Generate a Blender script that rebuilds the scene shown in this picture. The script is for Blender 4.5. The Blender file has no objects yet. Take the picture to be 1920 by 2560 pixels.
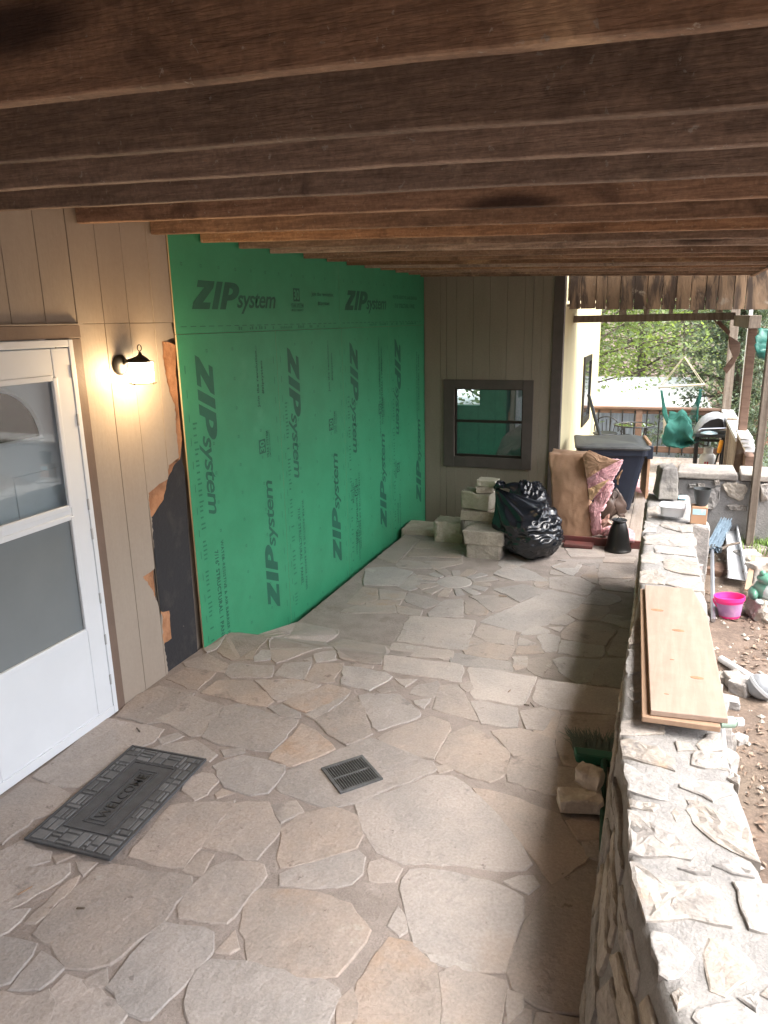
import bpy, bmesh, math, random
from mathutils import Vector, Matrix, noise
random.seed(7)
R = math.radians
SC = bpy.context.scene
COL = SC.collection
# ------------------------------------------------------------------ camera
U = 2.1                                   # eye height above the near patio, metres
EYE = Vector((0, 0, U))
FPX, PITCH, YAW, ROLL = 1826.35, R(14.6298), R(21.2743), R(-1.1873)
_w = Vector((-math.sin(YAW)*math.cos(PITCH), math.cos(YAW)*math.cos(PITCH), -math.sin(PITCH)))
_r0 = Vector((math.cos(YAW), math.sin(YAW), 0)); _u0 = _r0.cross(_w)
_r = _r0*math.cos(ROLL)+_u0*math.sin(ROLL); _u = -_r0*math.sin(ROLL)+_u0*math.cos(ROLL)
cam = bpy.data.cameras.new('camera'); co = bpy.data.objects.new('camera', cam); COL.objects.link(co)
mw = Matrix.Identity(4)
for i in range(3):
    mw[i][0] = _r[i]; mw[i][1] = _u[i]; mw[i][2] = -_w[i]; mw[i][3] = EYE[i]
co.matrix_world = mw
cam.sensor_fit = 'VERTICAL'; cam.sensor_height = 24; cam.sensor_width = 18
cam.lens = FPX/2560*24; cam.clip_end = 2000; cam.clip_start = 0.02
SC.camera = co
# ------------------------------------------------------------------ sky, sun, exposure
SUN_AZ, SUN_EL = 105, 58                  # degrees clockwise from +Y, degrees up
w = bpy.data.worlds.new('World'); SC.world = w; w.use_nodes = True
nt = w.node_tree; nt.nodes.clear()
sky = nt.nodes.new('ShaderNodeTexSky'); sky.sky_type = 'NISHITA'; sky.sun_disc = False
sky.sun_elevation = R(SUN_EL); sky.sun_rotation = R(SUN_AZ)
sky.air_density = 1.0; sky.dust_density = 5.0; sky.ozone_density = 1.0
hs = nt.nodes.new('ShaderNodeHueSaturation'); hs.inputs['Saturation'].default_value = 0.5
bg = nt.nodes.new('ShaderNodeBackground'); bg.inputs['Strength'].default_value = 0.15
wo = nt.nodes.new('ShaderNodeOutputWorld')
nt.links.new(sky.outputs[0], hs.inputs['Color']); nt.links.new(hs.outputs[0], bg.inputs['Color']); nt.links.new(bg.outputs[0], wo.inputs['Surface'])
sl = bpy.data.lights.new('sun', 'SUN'); sl.energy = 0.5; sl.angle = R(30); sl.color = (1, .96, .9)
so = bpy.data.objects.new('sun', sl); COL.objects.link(so)
sd = Vector((math.sin(R(SUN_AZ))*math.cos(R(SUN_EL)), math.cos(R(SUN_AZ))*math.cos(R(SUN_EL)), math.sin(R(SUN_EL))))
so.rotation_euler = sd.to_track_quat('Z', 'Y').to_euler(); so.location = sd*30
vs = SC.view_settings; vs.view_transform = 'Standard'; vs.look = 'None'; vs.gamma = 1; vs.exposure = 2.5; vs.use_curve_mapping = False
SC.render.engine = 'CYCLES'
SC.cycles.use_denoising = True; SC.cycles.max_bounces = 10; SC.cycles.diffuse_bounces = 6
SC.cycles.sample_clamp_indirect = 6; SC.cycles.transparent_max_bounces = 24
# ------------------------------------------------------------------ measuring: photograph pixel -> point on a known plane
ZN = dict(D=(0,1750,.42195), E=(500,1750,.60277), B=(500,1480,.3918), A=(1100,1400,.31344), F=(400,1300,.7836), G=(1150,2000,.33152),
          C=(950,1230,.40386), H=(1350,1700,.38881), I=(1500,1100,.36176), J=(0,800,.49751), K=(1400,650,.31344), L=(1600,900,.19289),
          M=(1400,1050,.16731), N=(1720,1150,.18536), O=(950,1100,.42194), P=(0,0,1), Q=(1000,650,.3618), V=(0,1840,.33755), T=(400,560,.42194))
def ray(q):
    n, x, y = q; a, b, s = ZN[n]; x = a+x*s; y = b+y*s
    return _w+_r*((x-960)/FPX)-_u*((y-1280)/FPX)
def hit(q, ax, v):
    d = ray(q); return EYE+d*((v-EYE[ax])/d[ax])
def atx(n, x, y, v): return hit((n, x, y), 0, v)
def aty(n, x, y, v): return hit((n, x, y), 1, v)
def atz(n, x, y, v): return hit((n, x, y), 2, v)
XW = -2.7914      # face of the house wall along the patio
YB = 8.615        # face of the far wall with the window
ZFAR = -0.25      # level of the lower, far patio
YST = 4.065       # the step between the two
def sm(t): t = max(0, min(1, t)); return t*t*(3-2*t)
def zramp(y): return ZFAR*sm((y-3.95)/.75)
# ------------------------------------------------------------------ objects
def thing(name, label, cat, loc=(0,0,0), group=None):
    o = bpy.data.objects.new(name, None); COL.objects.link(o); o.location = loc; o.empty_display_size = .1
    o['label'] = label; o['category'] = cat
    if group: o['group'] = group
    return o
def tag(o, label, cat, group=None):
    o['label'] = label; o['category'] = cat
    if group: o['group'] = group
    return o
def link(name, me, mat, parent=None):
    o = bpy.data.objects.new(name, me); COL.objects.link(o)
    if mat is not None and not me.materials: me.materials.append(mat)
    if parent is not None:
        o.parent = parent
        if parent.type == 'EMPTY': o.matrix_parent_inverse = Matrix.Translation(-Vector(parent.location))
    return o
def mk(name, vs_, fs, mat, parent=None, smooth=False):
    me = bpy.data.meshes.new(name); me.from_pydata([tuple(v) for v in vs_], [], fs); me.update()
    if smooth: me.polygons.foreach_set('use_smooth', [True]*len(me.polygons))
    return link(name, me, mat, parent)
class MB:
    def __init__(s): s.v = []; s.f = []
    def add(s, vs_, fs):
        n = len(s.v); s.v += [Vector(v) for v in vs_]; s.f += [tuple(i+n for i in f) for f in fs]; return s
    def box(s, lo, hi, M=None):
        (a,b,c),(d,e,g) = lo,hi
        v = [Vector(p) for p in ((a,b,c),(d,b,c),(d,e,c),(a,e,c),(a,b,g),(d,b,g),(d,e,g),(a,e,g))]
        if M is not None: v = [M@p for p in v]
        return s.add(v, [(3,2,1,0),(4,5,6,7),(0,1,5,4),(1,2,6,5),(2,3,7,6),(3,0,4,7)])
    def prism(s, pts, d):
        n = len(pts); pts = [Vector(p) for p in pts]; d = Vector(d)
        nn = Vector((0,0,0))
        for i in range(n): nn += (pts[i]).cross(pts[(i+1) % n])
        if nn.dot(d) < 0: pts = pts[::-1]
        return s.add(pts+[p+d for p in pts], [tuple(range(n))[::-1], tuple(range(n,2*n))]+[(i,(i+1)%n,n+(i+1)%n,n+i) for i in range(n)])
    def tube(s, path, rad, n=8, cap=True):
        path = [Vector(p) for p in path]
        if not isinstance(rad, (list, tuple)): rad = [rad]*len(path)
        vs_ = []; up = None
        for i, p in enumerate(path):
            t = (path[min(i+1,len(path)-1)]-path[max(i-1,0)]).normalized()
            if up is None:
                up = t.orthogonal().normalized()
            else:
                up = (up-t*up.dot(t));  up = up.normalized() if up.length > 1e-6 else t.orthogonal().normalized()
            b = t.cross(up)
            for k in range(n):
                a = 2*math.pi*k/n; vs_.append(p+(up*math.cos(a)+b*math.sin(a))*rad[i])
        fs = [(i*n+k, i*n+(k+1)%n, (i+1)*n+(k+1)%n, (i+1)*n+k) for i in range(len(path)-1) for k in range(n)]
        if cap: fs += [tuple(range(n))[::-1], tuple(range((len(path)-1)*n, len(path)*n))]
        return s.add(vs_, fs)
    def lathe(s, prof, c=(0,0,0), n=24, M=None):
        vs_ = []; c = Vector(c)
        for r_, z_ in prof:
            for k in range(n):
                a = 2*math.pi*k/n; p = Vector((r_*math.cos(a), r_*math.sin(a), z_))
                vs_.append((M@p if M is not None else p)+c)
        m = len(prof)
        fs = [(i*n+k, i*n+(k+1)%n, (i+1)*n+(k+1)%n, (i+1)*n+k) for i in range(m-1) for k in range(n)]
        fs += [tuple(range(n))[::-1], tuple(range((m-1)*n, m*n))]
        return s.add(vs_, fs)
    def build(s, name, mat, parent=None, bevel=0, smooth=False, seg=2):
        me = bpy.data.meshes.new(name); me.from_pydata([tuple(v) for v in s.v], [], s.f)
        bm = bmesh.new(); bm.from_mesh(me)
        bmesh.ops.recalc_face_normals(bm, faces=bm.faces)
        if bevel:
            es = [e for e in bm.edges if len(e.link_faces) == 2 and e.calc_face_angle(0) > .5]
            bmesh.ops.bevel(bm, geom=es, offset=bevel, segments=seg, affect='EDGES', clamp_overlap=True, profile=.5)
        if smooth:
            for f in bm.faces: f.smooth = True
            for e in bm.edges:
                if len(e.link_faces) == 2 and e.calc_face_angle(0) > .7: e.smooth = False
        bm.to_mesh(me); bm.free(); me.update()
        return link(name, me, mat, parent)
def rotz(a): return Matrix.Rotation(a, 4, 'Z')
def fr(loc, rx=0, ry=0, rz=0):
    return Matrix.Translation(loc) @ Matrix.Rotation(rz, 4, 'Z') @ Matrix.Rotation(ry, 4, 'Y') @ Matrix.Rotation(rx, 4, 'X')
def nz(p, s, seed=0): return noise.noise(Vector(p)*s+Vector((seed*7.3, seed*3.1, seed*5.7)))
# ------------------------------------------------------------------ materials
MATS = {}
def mat(name, c, c2=None, rough=.75, scale=6, stretch=(1,1,1), mixr=(.35,.65), var=0, hvar=0, bump=0, bscale=60, metal=0, fine=None, spec=.5, detail=6, emit=None, patch=None, dist=0, coat=0, sheen=0, bump2=None, knots=None):
    if name in MATS: return MATS[name]
    m = bpy.data.materials.new(name); m.use_nodes = True; t = m.node_tree; N = t.nodes; Lk = t.links
    b = N['Principled BSDF']; b.inputs['Roughness'].default_value = rough; b.inputs['Metallic'].default_value = metal
    b.inputs['Specular IOR Level'].default_value = spec; b.inputs['Coat Weight'].default_value = coat; b.inputs['Sheen Weight'].default_value = sheen
    geo = N.new('ShaderNodeNewGeometry'); mp = N.new('ShaderNodeMapping'); mp.inputs['Scale'].default_value = stretch
    oi = N.new('ShaderNodeObjectInfo')
    off = N.new('ShaderNodeMath'); off.operation = 'MULTIPLY'; off.inputs[1].default_value = 37 if var or hvar else 0
    Lk.new(oi.outputs['Random'], off.inputs[0])
    addv = N.new('ShaderNodeVectorMath'); addv.operation = 'ADD'
    Lk.new(geo.outputs['Position'], mp.inputs['Vector']); Lk.new(mp.outputs[0], addv.inputs[0]); Lk.new(off.outputs[0], addv.inputs[1])
    vec = addv.outputs[0]
    addp = N.new('ShaderNodeVectorMath'); addp.operation = 'ADD'; Lk.new(geo.outputs['Position'], addp.inputs[0]); Lk.new(off.outputs[0], addp.inputs[1]); vec0 = addp.outputs[0]
    def noise_(sc, det=6, rgh=.6, v=None):
        n = N.new('ShaderNodeTexNoise'); n.inputs['Scale'].default_value = sc; n.inputs['Detail'].default_value = det
        n.inputs['Roughness'].default_value = rgh; n.inputs['Distortion'].default_value = dist; Lk.new(v or vec, n.inputs['Vector']); return n
    def mixc(f, a_, b_):
        x = N.new('ShaderNodeMix'); x.data_type = 'RGBA'; Lk.new(f, x.inputs[0])
        for s_, v in ((6, a_), (7, b_)):
            if isinstance(v, tuple): x.inputs[s_].default_value = (*v, 1)
            else: Lk.new(v, x.inputs[s_])
        return x.outputs[2]
    def ramp(f, lo, hi):
        r_ = N.new('ShaderNodeMapRange'); r_.inputs[1].default_value = lo; r_.inputs[2].default_value = hi; r_.interpolation_type = 'SMOOTHSTEP'; Lk.new(f, r_.inputs[0]); return r_.outputs[0]
    if c2 is None: c2 = tuple(x*.8 for x in c)
    n1 = noise_(scale, detail)
    col = mixc(ramp(n1.outputs['Fac'], *mixr), c, c2)
    if patch:      # (scale, lo, hi, colour): stains with a shape of their own
        for (ps, lo, hi, pc) in (patch if isinstance(patch, list) else [patch]):
            n2 = noise_(ps, 5, .65, vec0); col = mixc(ramp(n2.outputs['Fac'], lo, hi), col, pc)
    if knots:      # (stretch, size, colour)
        mp2 = N.new('ShaderNodeMapping'); mp2.inputs['Scale'].default_value = knots[0]; Lk.new(vec0, mp2.inputs['Vector'])
        vo = N.new('ShaderNodeTexVoronoi'); vo.inputs['Scale'].default_value = 1; Lk.new(mp2.outputs[0], vo.inputs['Vector'])
        k_ = N.new('ShaderNodeMapRange'); k_.interpolation_type = 'SMOOTHSTEP'; k_.inputs[1].default_value = knots[1]*1.7; k_.inputs[2].default_value = knots[1]*.6; Lk.new(vo.outputs['Distance'], k_.inputs[0])
        col = mixc(k_.outputs[0], col, knots[2])
    if fine:       # (scale, amount)
        n3 = noise_(fine[0], 4, .6, vec0); v = N.new('ShaderNodeMapRange'); v.inputs[1].default_value = .3; v.inputs[2].default_value = .7
        v.inputs[3].default_value = 1-fine[1]; v.inputs[4].default_value = 1+fine[1]; Lk.new(n3.outputs['Fac'], v.inputs[0])
        mm = N.new('ShaderNodeVectorMath'); mm.operation = 'SCALE'; Lk.new(col, mm.inputs[0]); Lk.new(v.outputs[0], mm.inputs['Scale']); col = mm.outputs[0]
    if var or hvar:
        h = N.new('ShaderNodeHueSaturation'); Lk.new(col, h.inputs['Color'])
        a = N.new('ShaderNodeMapRange'); a.inputs[3].default_value = 1-var; a.inputs[4].default_value = 1+var; Lk.new(oi.outputs['Random'], a.inputs[0]); Lk.new(a.outputs[0], h.inputs['Value'])
        if hvar:
            q = N.new('ShaderNodeMath'); q.operation = 'MULTIPLY'; q.inputs[1].default_value = 7.13; Lk.new(oi.outputs['Random'], q.inputs[0])
            q2 = N.new('ShaderNodeMath'); q2.operation = 'FRACT'; Lk.new(q.outputs[0], q2.inputs[0])
            a2 = N.new('ShaderNodeMapRange'); a2.inputs[3].default_value = 1-hvar; a2.inputs[4].default_value = 1+hvar; Lk.new(q2.outputs[0], a2.inputs[0]); Lk.new(a2.outputs[0], h.inputs['Saturation'])
        col = h.outputs[0]
    Lk.new(col, b.inputs['Base Color'])
    if bump:
        nb = noise_(bscale, 8, .65); bp = N.new('ShaderNodeBump'); bp.inputs['Strength'].default_value = bump; bp.inputs['Distance'].default_value = .01
        Lk.new(nb.outputs['Fac'], bp.inputs['Height']); Lk.new(bp.outputs[0], b.inputs['Normal'])
        if bump2:
            nb2 = noise_(bump2[0], 6, .6, vec0); bp2 = N.new('ShaderNodeBump'); bp2.inputs['Strength'].default_value = bump2[1]; bp2.inputs['Distance'].default_value = .03
            Lk.new(nb2.outputs['Fac'], bp2.inputs['Height']); Lk.new(bp2.outputs[0], bp.inputs['Normal'])
    if emit: b.inputs['Emission Color'].default_value = (*emit[0], 1); b.inputs['Emission Strength'].default_value = emit[1]
    MATS[name] = m; return m
def glassmat(name, tint=(.9,.93,.95), refl=1.0, ior=1.5):
    if name in MATS: return MATS[name]
    m = bpy.data.materials.new(name); m.use_nodes = True; t = m.node_tree; N = t.nodes; N.clear()
    o = N.new('ShaderNodeOutputMaterial'); mx = N.new('ShaderNodeMixShader'); tr = N.new('ShaderNodeBsdfTransparent'); gl = N.new('ShaderNodeBsdfGlossy')
    lw = N.new('ShaderNodeLayerWeight'); lw.inputs[0].default_value = .5; pw = N.new('ShaderNodeMath'); pw.operation = 'POWER'; pw.inputs[1].default_value = 5; t.links.new(lw.outputs['Facing'], pw.inputs[0])
    f0 = ((ior-1)/(ior+1))**2; fz = N.new('ShaderNodeMath'); fz.operation = 'MULTIPLY_ADD'; fz.inputs[1].default_value = 1-f0; fz.inputs[2].default_value = f0; t.links.new(pw.outputs[0], fz.inputs[0])
    mu = N.new('ShaderNodeMath'); mu.operation = 'MULTIPLY'; mu.inputs[1].default_value = refl; mu.use_clamp = True
    tr.inputs[0].default_value = (*tint, 1); gl.inputs['Roughness'].default_value = 0.01; gl.inputs[0].default_value = (1,1,1,1)
    t.links.new(fz.outputs[0], mu.inputs[0]); t.links.new(mu.outputs[0], mx.inputs[0]); t.links.new(tr.outputs[0], mx.inputs[1]); t.links.new(gl.outputs[0], mx.inputs[2]); t.links.new(mx.outputs[0], o.inputs[0])
    MATS[name] = m; return m
m_flag = mat('flagstone', (.385,.335,.30), (.325,.295,.272), .78, 3.0, var=.09, hvar=.4, bump=.5, bscale=40, fine=(90,.13), bump2=(8,.6), patch=[(1.6,.58,.74,(.375,.30,.245)), (5,.60,.70,(.265,.235,.215)), (16,.65,.71,(.225,.19,.17)), (3.5,.64,.72,(.41,.38,.35))])
m_flaglight = mat('pale_edge_flagstone', (.43,.385,.35), (.37,.34,.315), .78, 3.0, var=.05, bump=.5, bscale=40, fine=(90,.13), bump2=(8,.6), patch=[(5,.62,.72,(.33,.30,.285))])  # own pale tone, plus lightening that stands for the lit step edge
m_mortar = mat('mortar', (.325,.283,.257), (.27,.235,.212), .92, 7, bump=.9, bscale=55, fine=(150,.14), patch=[(3,.6,.7,(.24,.205,.18))])
m_rock = mat('limestone', (.43,.385,.325), (.33,.295,.25), .9, 7, var=.1, hvar=.3, bump=1.0, bscale=28, fine=(70,.12), patch=(2.2,.6,.75,(.50,.38,.25)))
m_wallstone = mat('wall_top_limestone', (.335,.31,.28), (.25,.232,.215), .9, 9, var=.1, hvar=.5, bump=1.0, bscale=30, fine=(60,.16), patch=[(4,.6,.75,(.36,.285,.225)), (14,.62,.74,(.17,.16,.155))])
m_wallmortar = mat('wall_mortar', (.285,.275,.262), (.225,.218,.21), .92, 10, bump=.9, bscale=70, fine=(150,.12))
m_joist = mat('old_joist_wood', (.335,.218,.152), (.195,.122,.085), .85, 4, stretch=(1.3,9,15), var=.34, hvar=.25, bump=.7, bscale=12, fine=(55,.22), mixr=(.3,.7), dist=.5, patch=[(3.2,.54,.70,(.145,.092,.066)), (1.5,.60,.70,(.46,.32,.215)), (38,.63,.69,(.36,.31,.26))], knots=((.9,2.6,3.6),.15,(.05,.028,.02)))
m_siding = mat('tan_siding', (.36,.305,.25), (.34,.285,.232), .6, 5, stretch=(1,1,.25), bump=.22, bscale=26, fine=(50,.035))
m_sidingdark = mat('groove_backing', (.26,.215,.172), rough=.9)
m_trim = mat('brown_trim_paint', (.185,.13,.10), (.16,.112,.086), .6, 6, bump=.15, bscale=40)
m_trimdark = mat('dark_brown_trim_paint', (.085,.068,.060), (.07,.057,.05), .6, 6, bump=.15, bscale=40)
m_green = mat('green_sheathing_face', (.045,.30,.15), (.040,.275,.135), .42, 4, fine=(200,.06), bump=.14, bscale=140, patch=[(2.5,.60,.75,(.06,.315,.165))])
m_greenedge = mat('sheathing_panel_edge', (.52,.42,.27), rough=.9)
m_print = mat('dark_green_print', (.018,.13,.08), rough=.5)
m_printlight = mat('faint_green_print', (.021,.19,.10), rough=.5)
m_white = mat('white_door_paint', (.76,.80,.84), (.73,.77,.81), .38, 3, bump=.04, bscale=30)
m_glass = glassmat('window_glass', (.86,.9,.9), 2.2, 1.55)
m_doorglass = glassmat('storm_door_glass', (.84,.87,.88), 1.7, 1.5)
m_screen = mat('grey_insect_screen', (.20,.225,.235), (.185,.21,.22), .35, 3)
m_tar = mat('black_tar_paper', (.024,.024,.027), (.045,.041,.04), .75, 8, mixr=(.5,.75), bump=.5, bscale=40, patch=(14,.68,.74,(.22,.19,.16)))
m_fibre = mat('torn_orange_fibreboard', (.50,.255,.135), (.36,.17,.085), .95, 12, bump=1, bscale=50)
m_metaldark = mat('dark_bronze_metal', (.04,.035,.03), rough=.45, metal=.6)
m_yellow = mat('cream_yellow_siding', (.68,.60,.36), (.64,.56,.34), .6, 4, stretch=(1,1,.3), bump=.1)
m_deckwood = mat('grey_deck_boards', (.36,.31,.27), (.27,.225,.19), .85, 4, stretch=(6,.4,6), var=.12, bump=.5, bscale=14, fine=(30,.1))
m_greywood = mat('weathered_grey_wood', (.26,.215,.17), (.16,.125,.095), .85, 4, stretch=(6,6,.5), var=.15, bump=.5, bscale=16, fine=(30,.14))
m_brownwood = mat('reddish_brown_rail_wood', (.20,.125,.088), (.14,.085,.06), .8, 4, stretch=(1,5,5), var=.12, bump=.4, bscale=14)
m_gable = mat('weather_stained_boards', (.25,.165,.10), (.06,.04,.028), .85, 2.6, stretch=(3,3,.7), var=.18, mixr=(.42,.6), bump=.5, bscale=20, dist=.8, patch=(4,.6,.7,(.30,.25,.19)))
m_plank = mat('new_pine_plank', (.315,.235,.185), (.275,.20,.155), .6, 3, stretch=(12,.9,8), var=.05, dist=.5, fine=(20,.05), bump=.1, bscale=20)
m_knot = mat('pine_knot', (.25,.13,.07), (.34,.19,.1), .6, 40)
m_plankunder = mat('amber_pine_plank', (.31,.205,.135), (.27,.175,.115), .6, 3, stretch=(12,.9,8), fine=(20,.06))
m_rubber = mat('grey_rubber', (.075,.08,.088), (.06,.063,.068), .62, 20, bump=.25, bscale=200)
m_rubberlight = mat('worn_grey_rubber', (.145,.15,.155), (.10,.105,.11), .7, 14, var=.25, bump=.2, bscale=150)
m_iron = mat('black_wrought_iron', (.02,.021,.022), rough=.5, metal=.3)
m_grate = mat('dusty_cast_grate', (.12,.125,.13), (.085,.088,.09), .6, 20, bump=.3, bscale=120)
m_drainshade = mat('drain_shade_black', (.012,.012,.012), rough=.9)
m_bag = mat('black_plastic_bag', (.010,.013,.018), rough=.22, bump=.18, bscale=12, spec=.7, stretch=(1,1,1.6))
m_kraft = mat('brown_kraft_paper', (.40,.245,.15), (.35,.21,.125), .75, 6, bump=.35, bscale=22, fine=(80,.04))
m_kraftin = mat('light_kraft_paper', (.52,.34,.19), rough=.8)
m_pink = mat('pink_fibreglass', (.70,.40,.42), (.58,.30,.33), 1, 14, bump=1, bscale=60, sheen=.3, fine=(40,.12))
m_bin = mat('navy_bin_plastic', (.014,.02,.036), (.02,.028,.046), .45, 6, bump=.15, bscale=120)
m_binlid = mat('grey_bin_lid_plastic', (.05,.053,.055), (.075,.08,.078), .6, 5, bump=.2)
m_blackpl = mat('black_plastic', (.012,.012,.012), rough=.35)
m_charpot = mat('charcoal_plastic', (.045,.052,.055), rough=.5)
m_card = mat('cardboard', (.46,.28,.17), (.42,.25,.15), .85, 6)
m_bluelabel = mat('pale_blue_label', (.42,.66,.74), (.55,.74,.8), .6, 30, mixr=(.55,.6))
m_clear = glassmat('clear_plastic', (.93,.95,.97), 1.6, 1.4)
m_hammock = mat('teal_hammock_fabric', (.010,.10,.078), (.008,.078,.062), .85, 12, bump=.3, bscale=120)
m_rope = mat('cotton_rope', (.55,.50,.38), rough=.9)
m_whitepl = mat('white_plastic', (.75,.75,.74), rough=.4)
m_tank = mat('white_tank_paint', (.66,.67,.66), (.6,.61,.6), .45, 6)
m_orange = mat('orange_plastic', (.80,.34,.03), rough=.45)
m_alu = mat('brushed_aluminium', (.55,.58,.62), rough=.35, metal=.9)
m_greyroof = mat('pale_grey_metal', (.46,.47,.48), (.40,.41,.42), .5, 4)
m_whiteroof = mat('white_metal_roof', (.80,.80,.79), (.74,.74,.73), .5, 2)
m_corr = mat('galvanised_corrugated_metal', (.52,.57,.62), (.44,.49,.54), .45, 3, stretch=(3,3,.5), metal=.3)
m_redroof = mat('rusty_red_roof', (.25,.11,.075), rough=.8)
m_dirt = mat('dirt_ground', (.155,.112,.085), (.10,.072,.055), .95, 5, bump=1.0, bscale=30, fine=(60,.25), patch=[(.23,.5,.62,(.135,.105,.078)), (7,.62,.7,(.26,.21,.17))])
m_grass = mat('grass_blades', (.14,.24,.05), (.20,.30,.07), .7, 8, var=.1)
m_pale = mat('pale_broken_limestone', (.60,.55,.48), (.46,.41,.35), .9, 12, bump=1, bscale=30, fine=(60,.1))
m_sidingfar = mat('shade_toned_siding', (.25,.212,.165), (.23,.195,.15), .62, 5, stretch=(1,1,.25), bump=.35, bscale=30, fine=(60,.07))  # tan siding darkened in its colour for the shade on the far wall
m_leafbrown = mat('dry_leaf_litter', (.15,.10,.07), (.24,.18,.135), .9, 25, mixr=(.45,.55))
m_bark = mat('tree_bark', (.14,.11,.085), (.08,.065,.05), .9, 6, stretch=(3,3,.6), bump=.8, bscale=20)
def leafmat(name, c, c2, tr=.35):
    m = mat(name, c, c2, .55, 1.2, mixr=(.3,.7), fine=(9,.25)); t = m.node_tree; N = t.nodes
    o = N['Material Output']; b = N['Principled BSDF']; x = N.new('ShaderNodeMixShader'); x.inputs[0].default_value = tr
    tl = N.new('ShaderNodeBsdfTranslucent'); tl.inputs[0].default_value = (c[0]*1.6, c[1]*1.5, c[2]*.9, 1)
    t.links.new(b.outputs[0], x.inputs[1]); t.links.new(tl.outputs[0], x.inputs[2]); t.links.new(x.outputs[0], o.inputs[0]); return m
m_leaf1 = leafmat('maple_leaves', (.20,.28,.09), (.13,.20,.06), .5)  # these three leaf colours are paled and greyed to stand for haze
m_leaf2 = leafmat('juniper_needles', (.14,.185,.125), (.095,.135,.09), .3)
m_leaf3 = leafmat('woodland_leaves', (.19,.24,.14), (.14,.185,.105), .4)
m_pinkpl = mat('hot_pink_plastic', (.80,.03,.22), (.76,.03,.2), .4, 5)
m_lilac = mat('lilac_print_band', (.42,.22,.36), (.30,.15,.30), .5, 14)
m_frog = mat('green_frog_glaze', (.08,.21,.15), (.12,.27,.2), .35, 8)
m_frogbelly = mat('pale_frog_glaze', (.50,.56,.54), (.40,.47,.45), .35, 8)
m_brush = mat('grey_green_bristles', (.12,.155,.145), (.085,.12,.11), .8, 60, stretch=(4,1,1))
m_broomgreen = mat('green_broom_plastic', (.01,.11,.065), rough=.4)
m_handle = mat('dark_green_handle', (.012,.06,.042), rough=.4)
m_blue = mat('dusty_blue_bristles', (.17,.24,.30), (.12,.17,.22), .8, 40)
m_tarp = mat('teal_tarp', (.012,.13,.10), rough=.5)
m_chain = mat('rusty_chain', (.06,.05,.045), rough=.6, metal=.5)
m_grey = mat('grey_plastic', (.22,.235,.25), (.28,.29,.3), .5, 12)
m_boulder = mat('mossy_grey_boulder', (.30,.285,.255), (.15,.145,.14), .95, 5, bump=1, bscale=22, fine=(40,.15), patch=(3,.6,.72,(.42,.36,.28)))
m_mossrock = mat('mossy_limestone', (.43,.39,.32), (.31,.30,.215), .92, 4, bump=.9, bscale=26, fine=(60,.1), var=.06)
m_redboard = mat('dark_red_painted_board', (.16,.045,.04), (.12,.05,.045), .6, 6)
m_brownbag = mat('dark_brown_leather', (.07,.045,.035), (.10,.065,.05), .5, 10)
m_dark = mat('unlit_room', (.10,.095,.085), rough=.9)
m_roomgreen = mat('room_wall_green', (.05,.22,.14), rough=.7)
# ================================================================== ground
def lin(a, b, s):
    n = max(1, round((b-a)/s)); return [a+(b-a)*i/n for i in range(n+1)]
gx = lin(-70,-6,4)[:-1]+lin(-6,-3.2,.4)[:-1]+lin(-3.2,-.1,.3)[:-1]+lin(-.1,4.5,.09)[:-1]+lin(4.5,12,.5)[:-1]+lin(12,70,4)
gy = lin(-60,-4,3)[:-1]+lin(-4,.2,.4)[:-1]+lin(.2,9,.09)[:-1]+lin(9,20,.5)[:-1]+lin(20,160,6)
def gz(x, y):
    yard = .17+.05*nz((x,y,0),.9,1)+.022*nz((x,y,0),5,2)+.012*nz((x,y,0),14,3)
    yard += .10*sm((x-.9)/1.5)
    left = -.46 if y > -1.8 else -.46+.42*sm((-1.8-y)/1.2)
    t = sm((x-.02)/.22)
    z = left*(1-t)+yard*t
    fall = sm((y-8.2)/5.5); z = z*(1-fall)+(-2.45+.05*nz((x,y,0),.5,4))*fall
    far = sm((y-32)/90); z += 9*far
    z += 4.2*sm((-2.4-y)/3.5)  # unseen bank behind the viewer, raised to block light from there
    return z
vv = [(x, y, gz(x,y)) for y in gy for x in gx]; nxg = len(gx)
ff = [(j*nxg+i, j*nxg+i+1, (j+1)*nxg+i+1, (j+1)*nxg+i) for j in range(len(gy)-1) for i in range(nxg-1)]
g = mk('ground', vv, ff, m_dirt, None, True); g['kind'] = 'structure'
# ================================================================== patio: mortar bed and every flagstone
XL = XW+.11; XR = -.06; XJ = -1.60
MD = .0055
mb = MB()
def sheet(xs, ys, zfun):
    n = len(xs); mb.add([(x,y,zfun(x,y)-MD+.004*nz((x,y,0),9,5)) for y in ys for x in xs], [(j*n+i,j*n+i+1,(j+1)*n+i+1,(j+1)*n+i) for j in range(len(ys)-1) for i in range(n-1)])
sheet(lin(XW-.02,XJ,.06), lin(-2.2,3.95,.08), lambda x,y: 0)
sheet(lin(XJ,.2,.06), lin(-2.2,YST,.08), lambda x,y: 0)
sheet(lin(XW+.0,XJ,.06), lin(3.95,4.7,.06), lambda x,y: zramp(y))
sheet(lin(XL,XJ,.06), lin(4.7,7.55,.08), lambda x,y: ZFAR)
sheet(lin(XJ,.1,.06), lin(YST,8.0,.08), lambda x,y: ZFAR)
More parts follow.
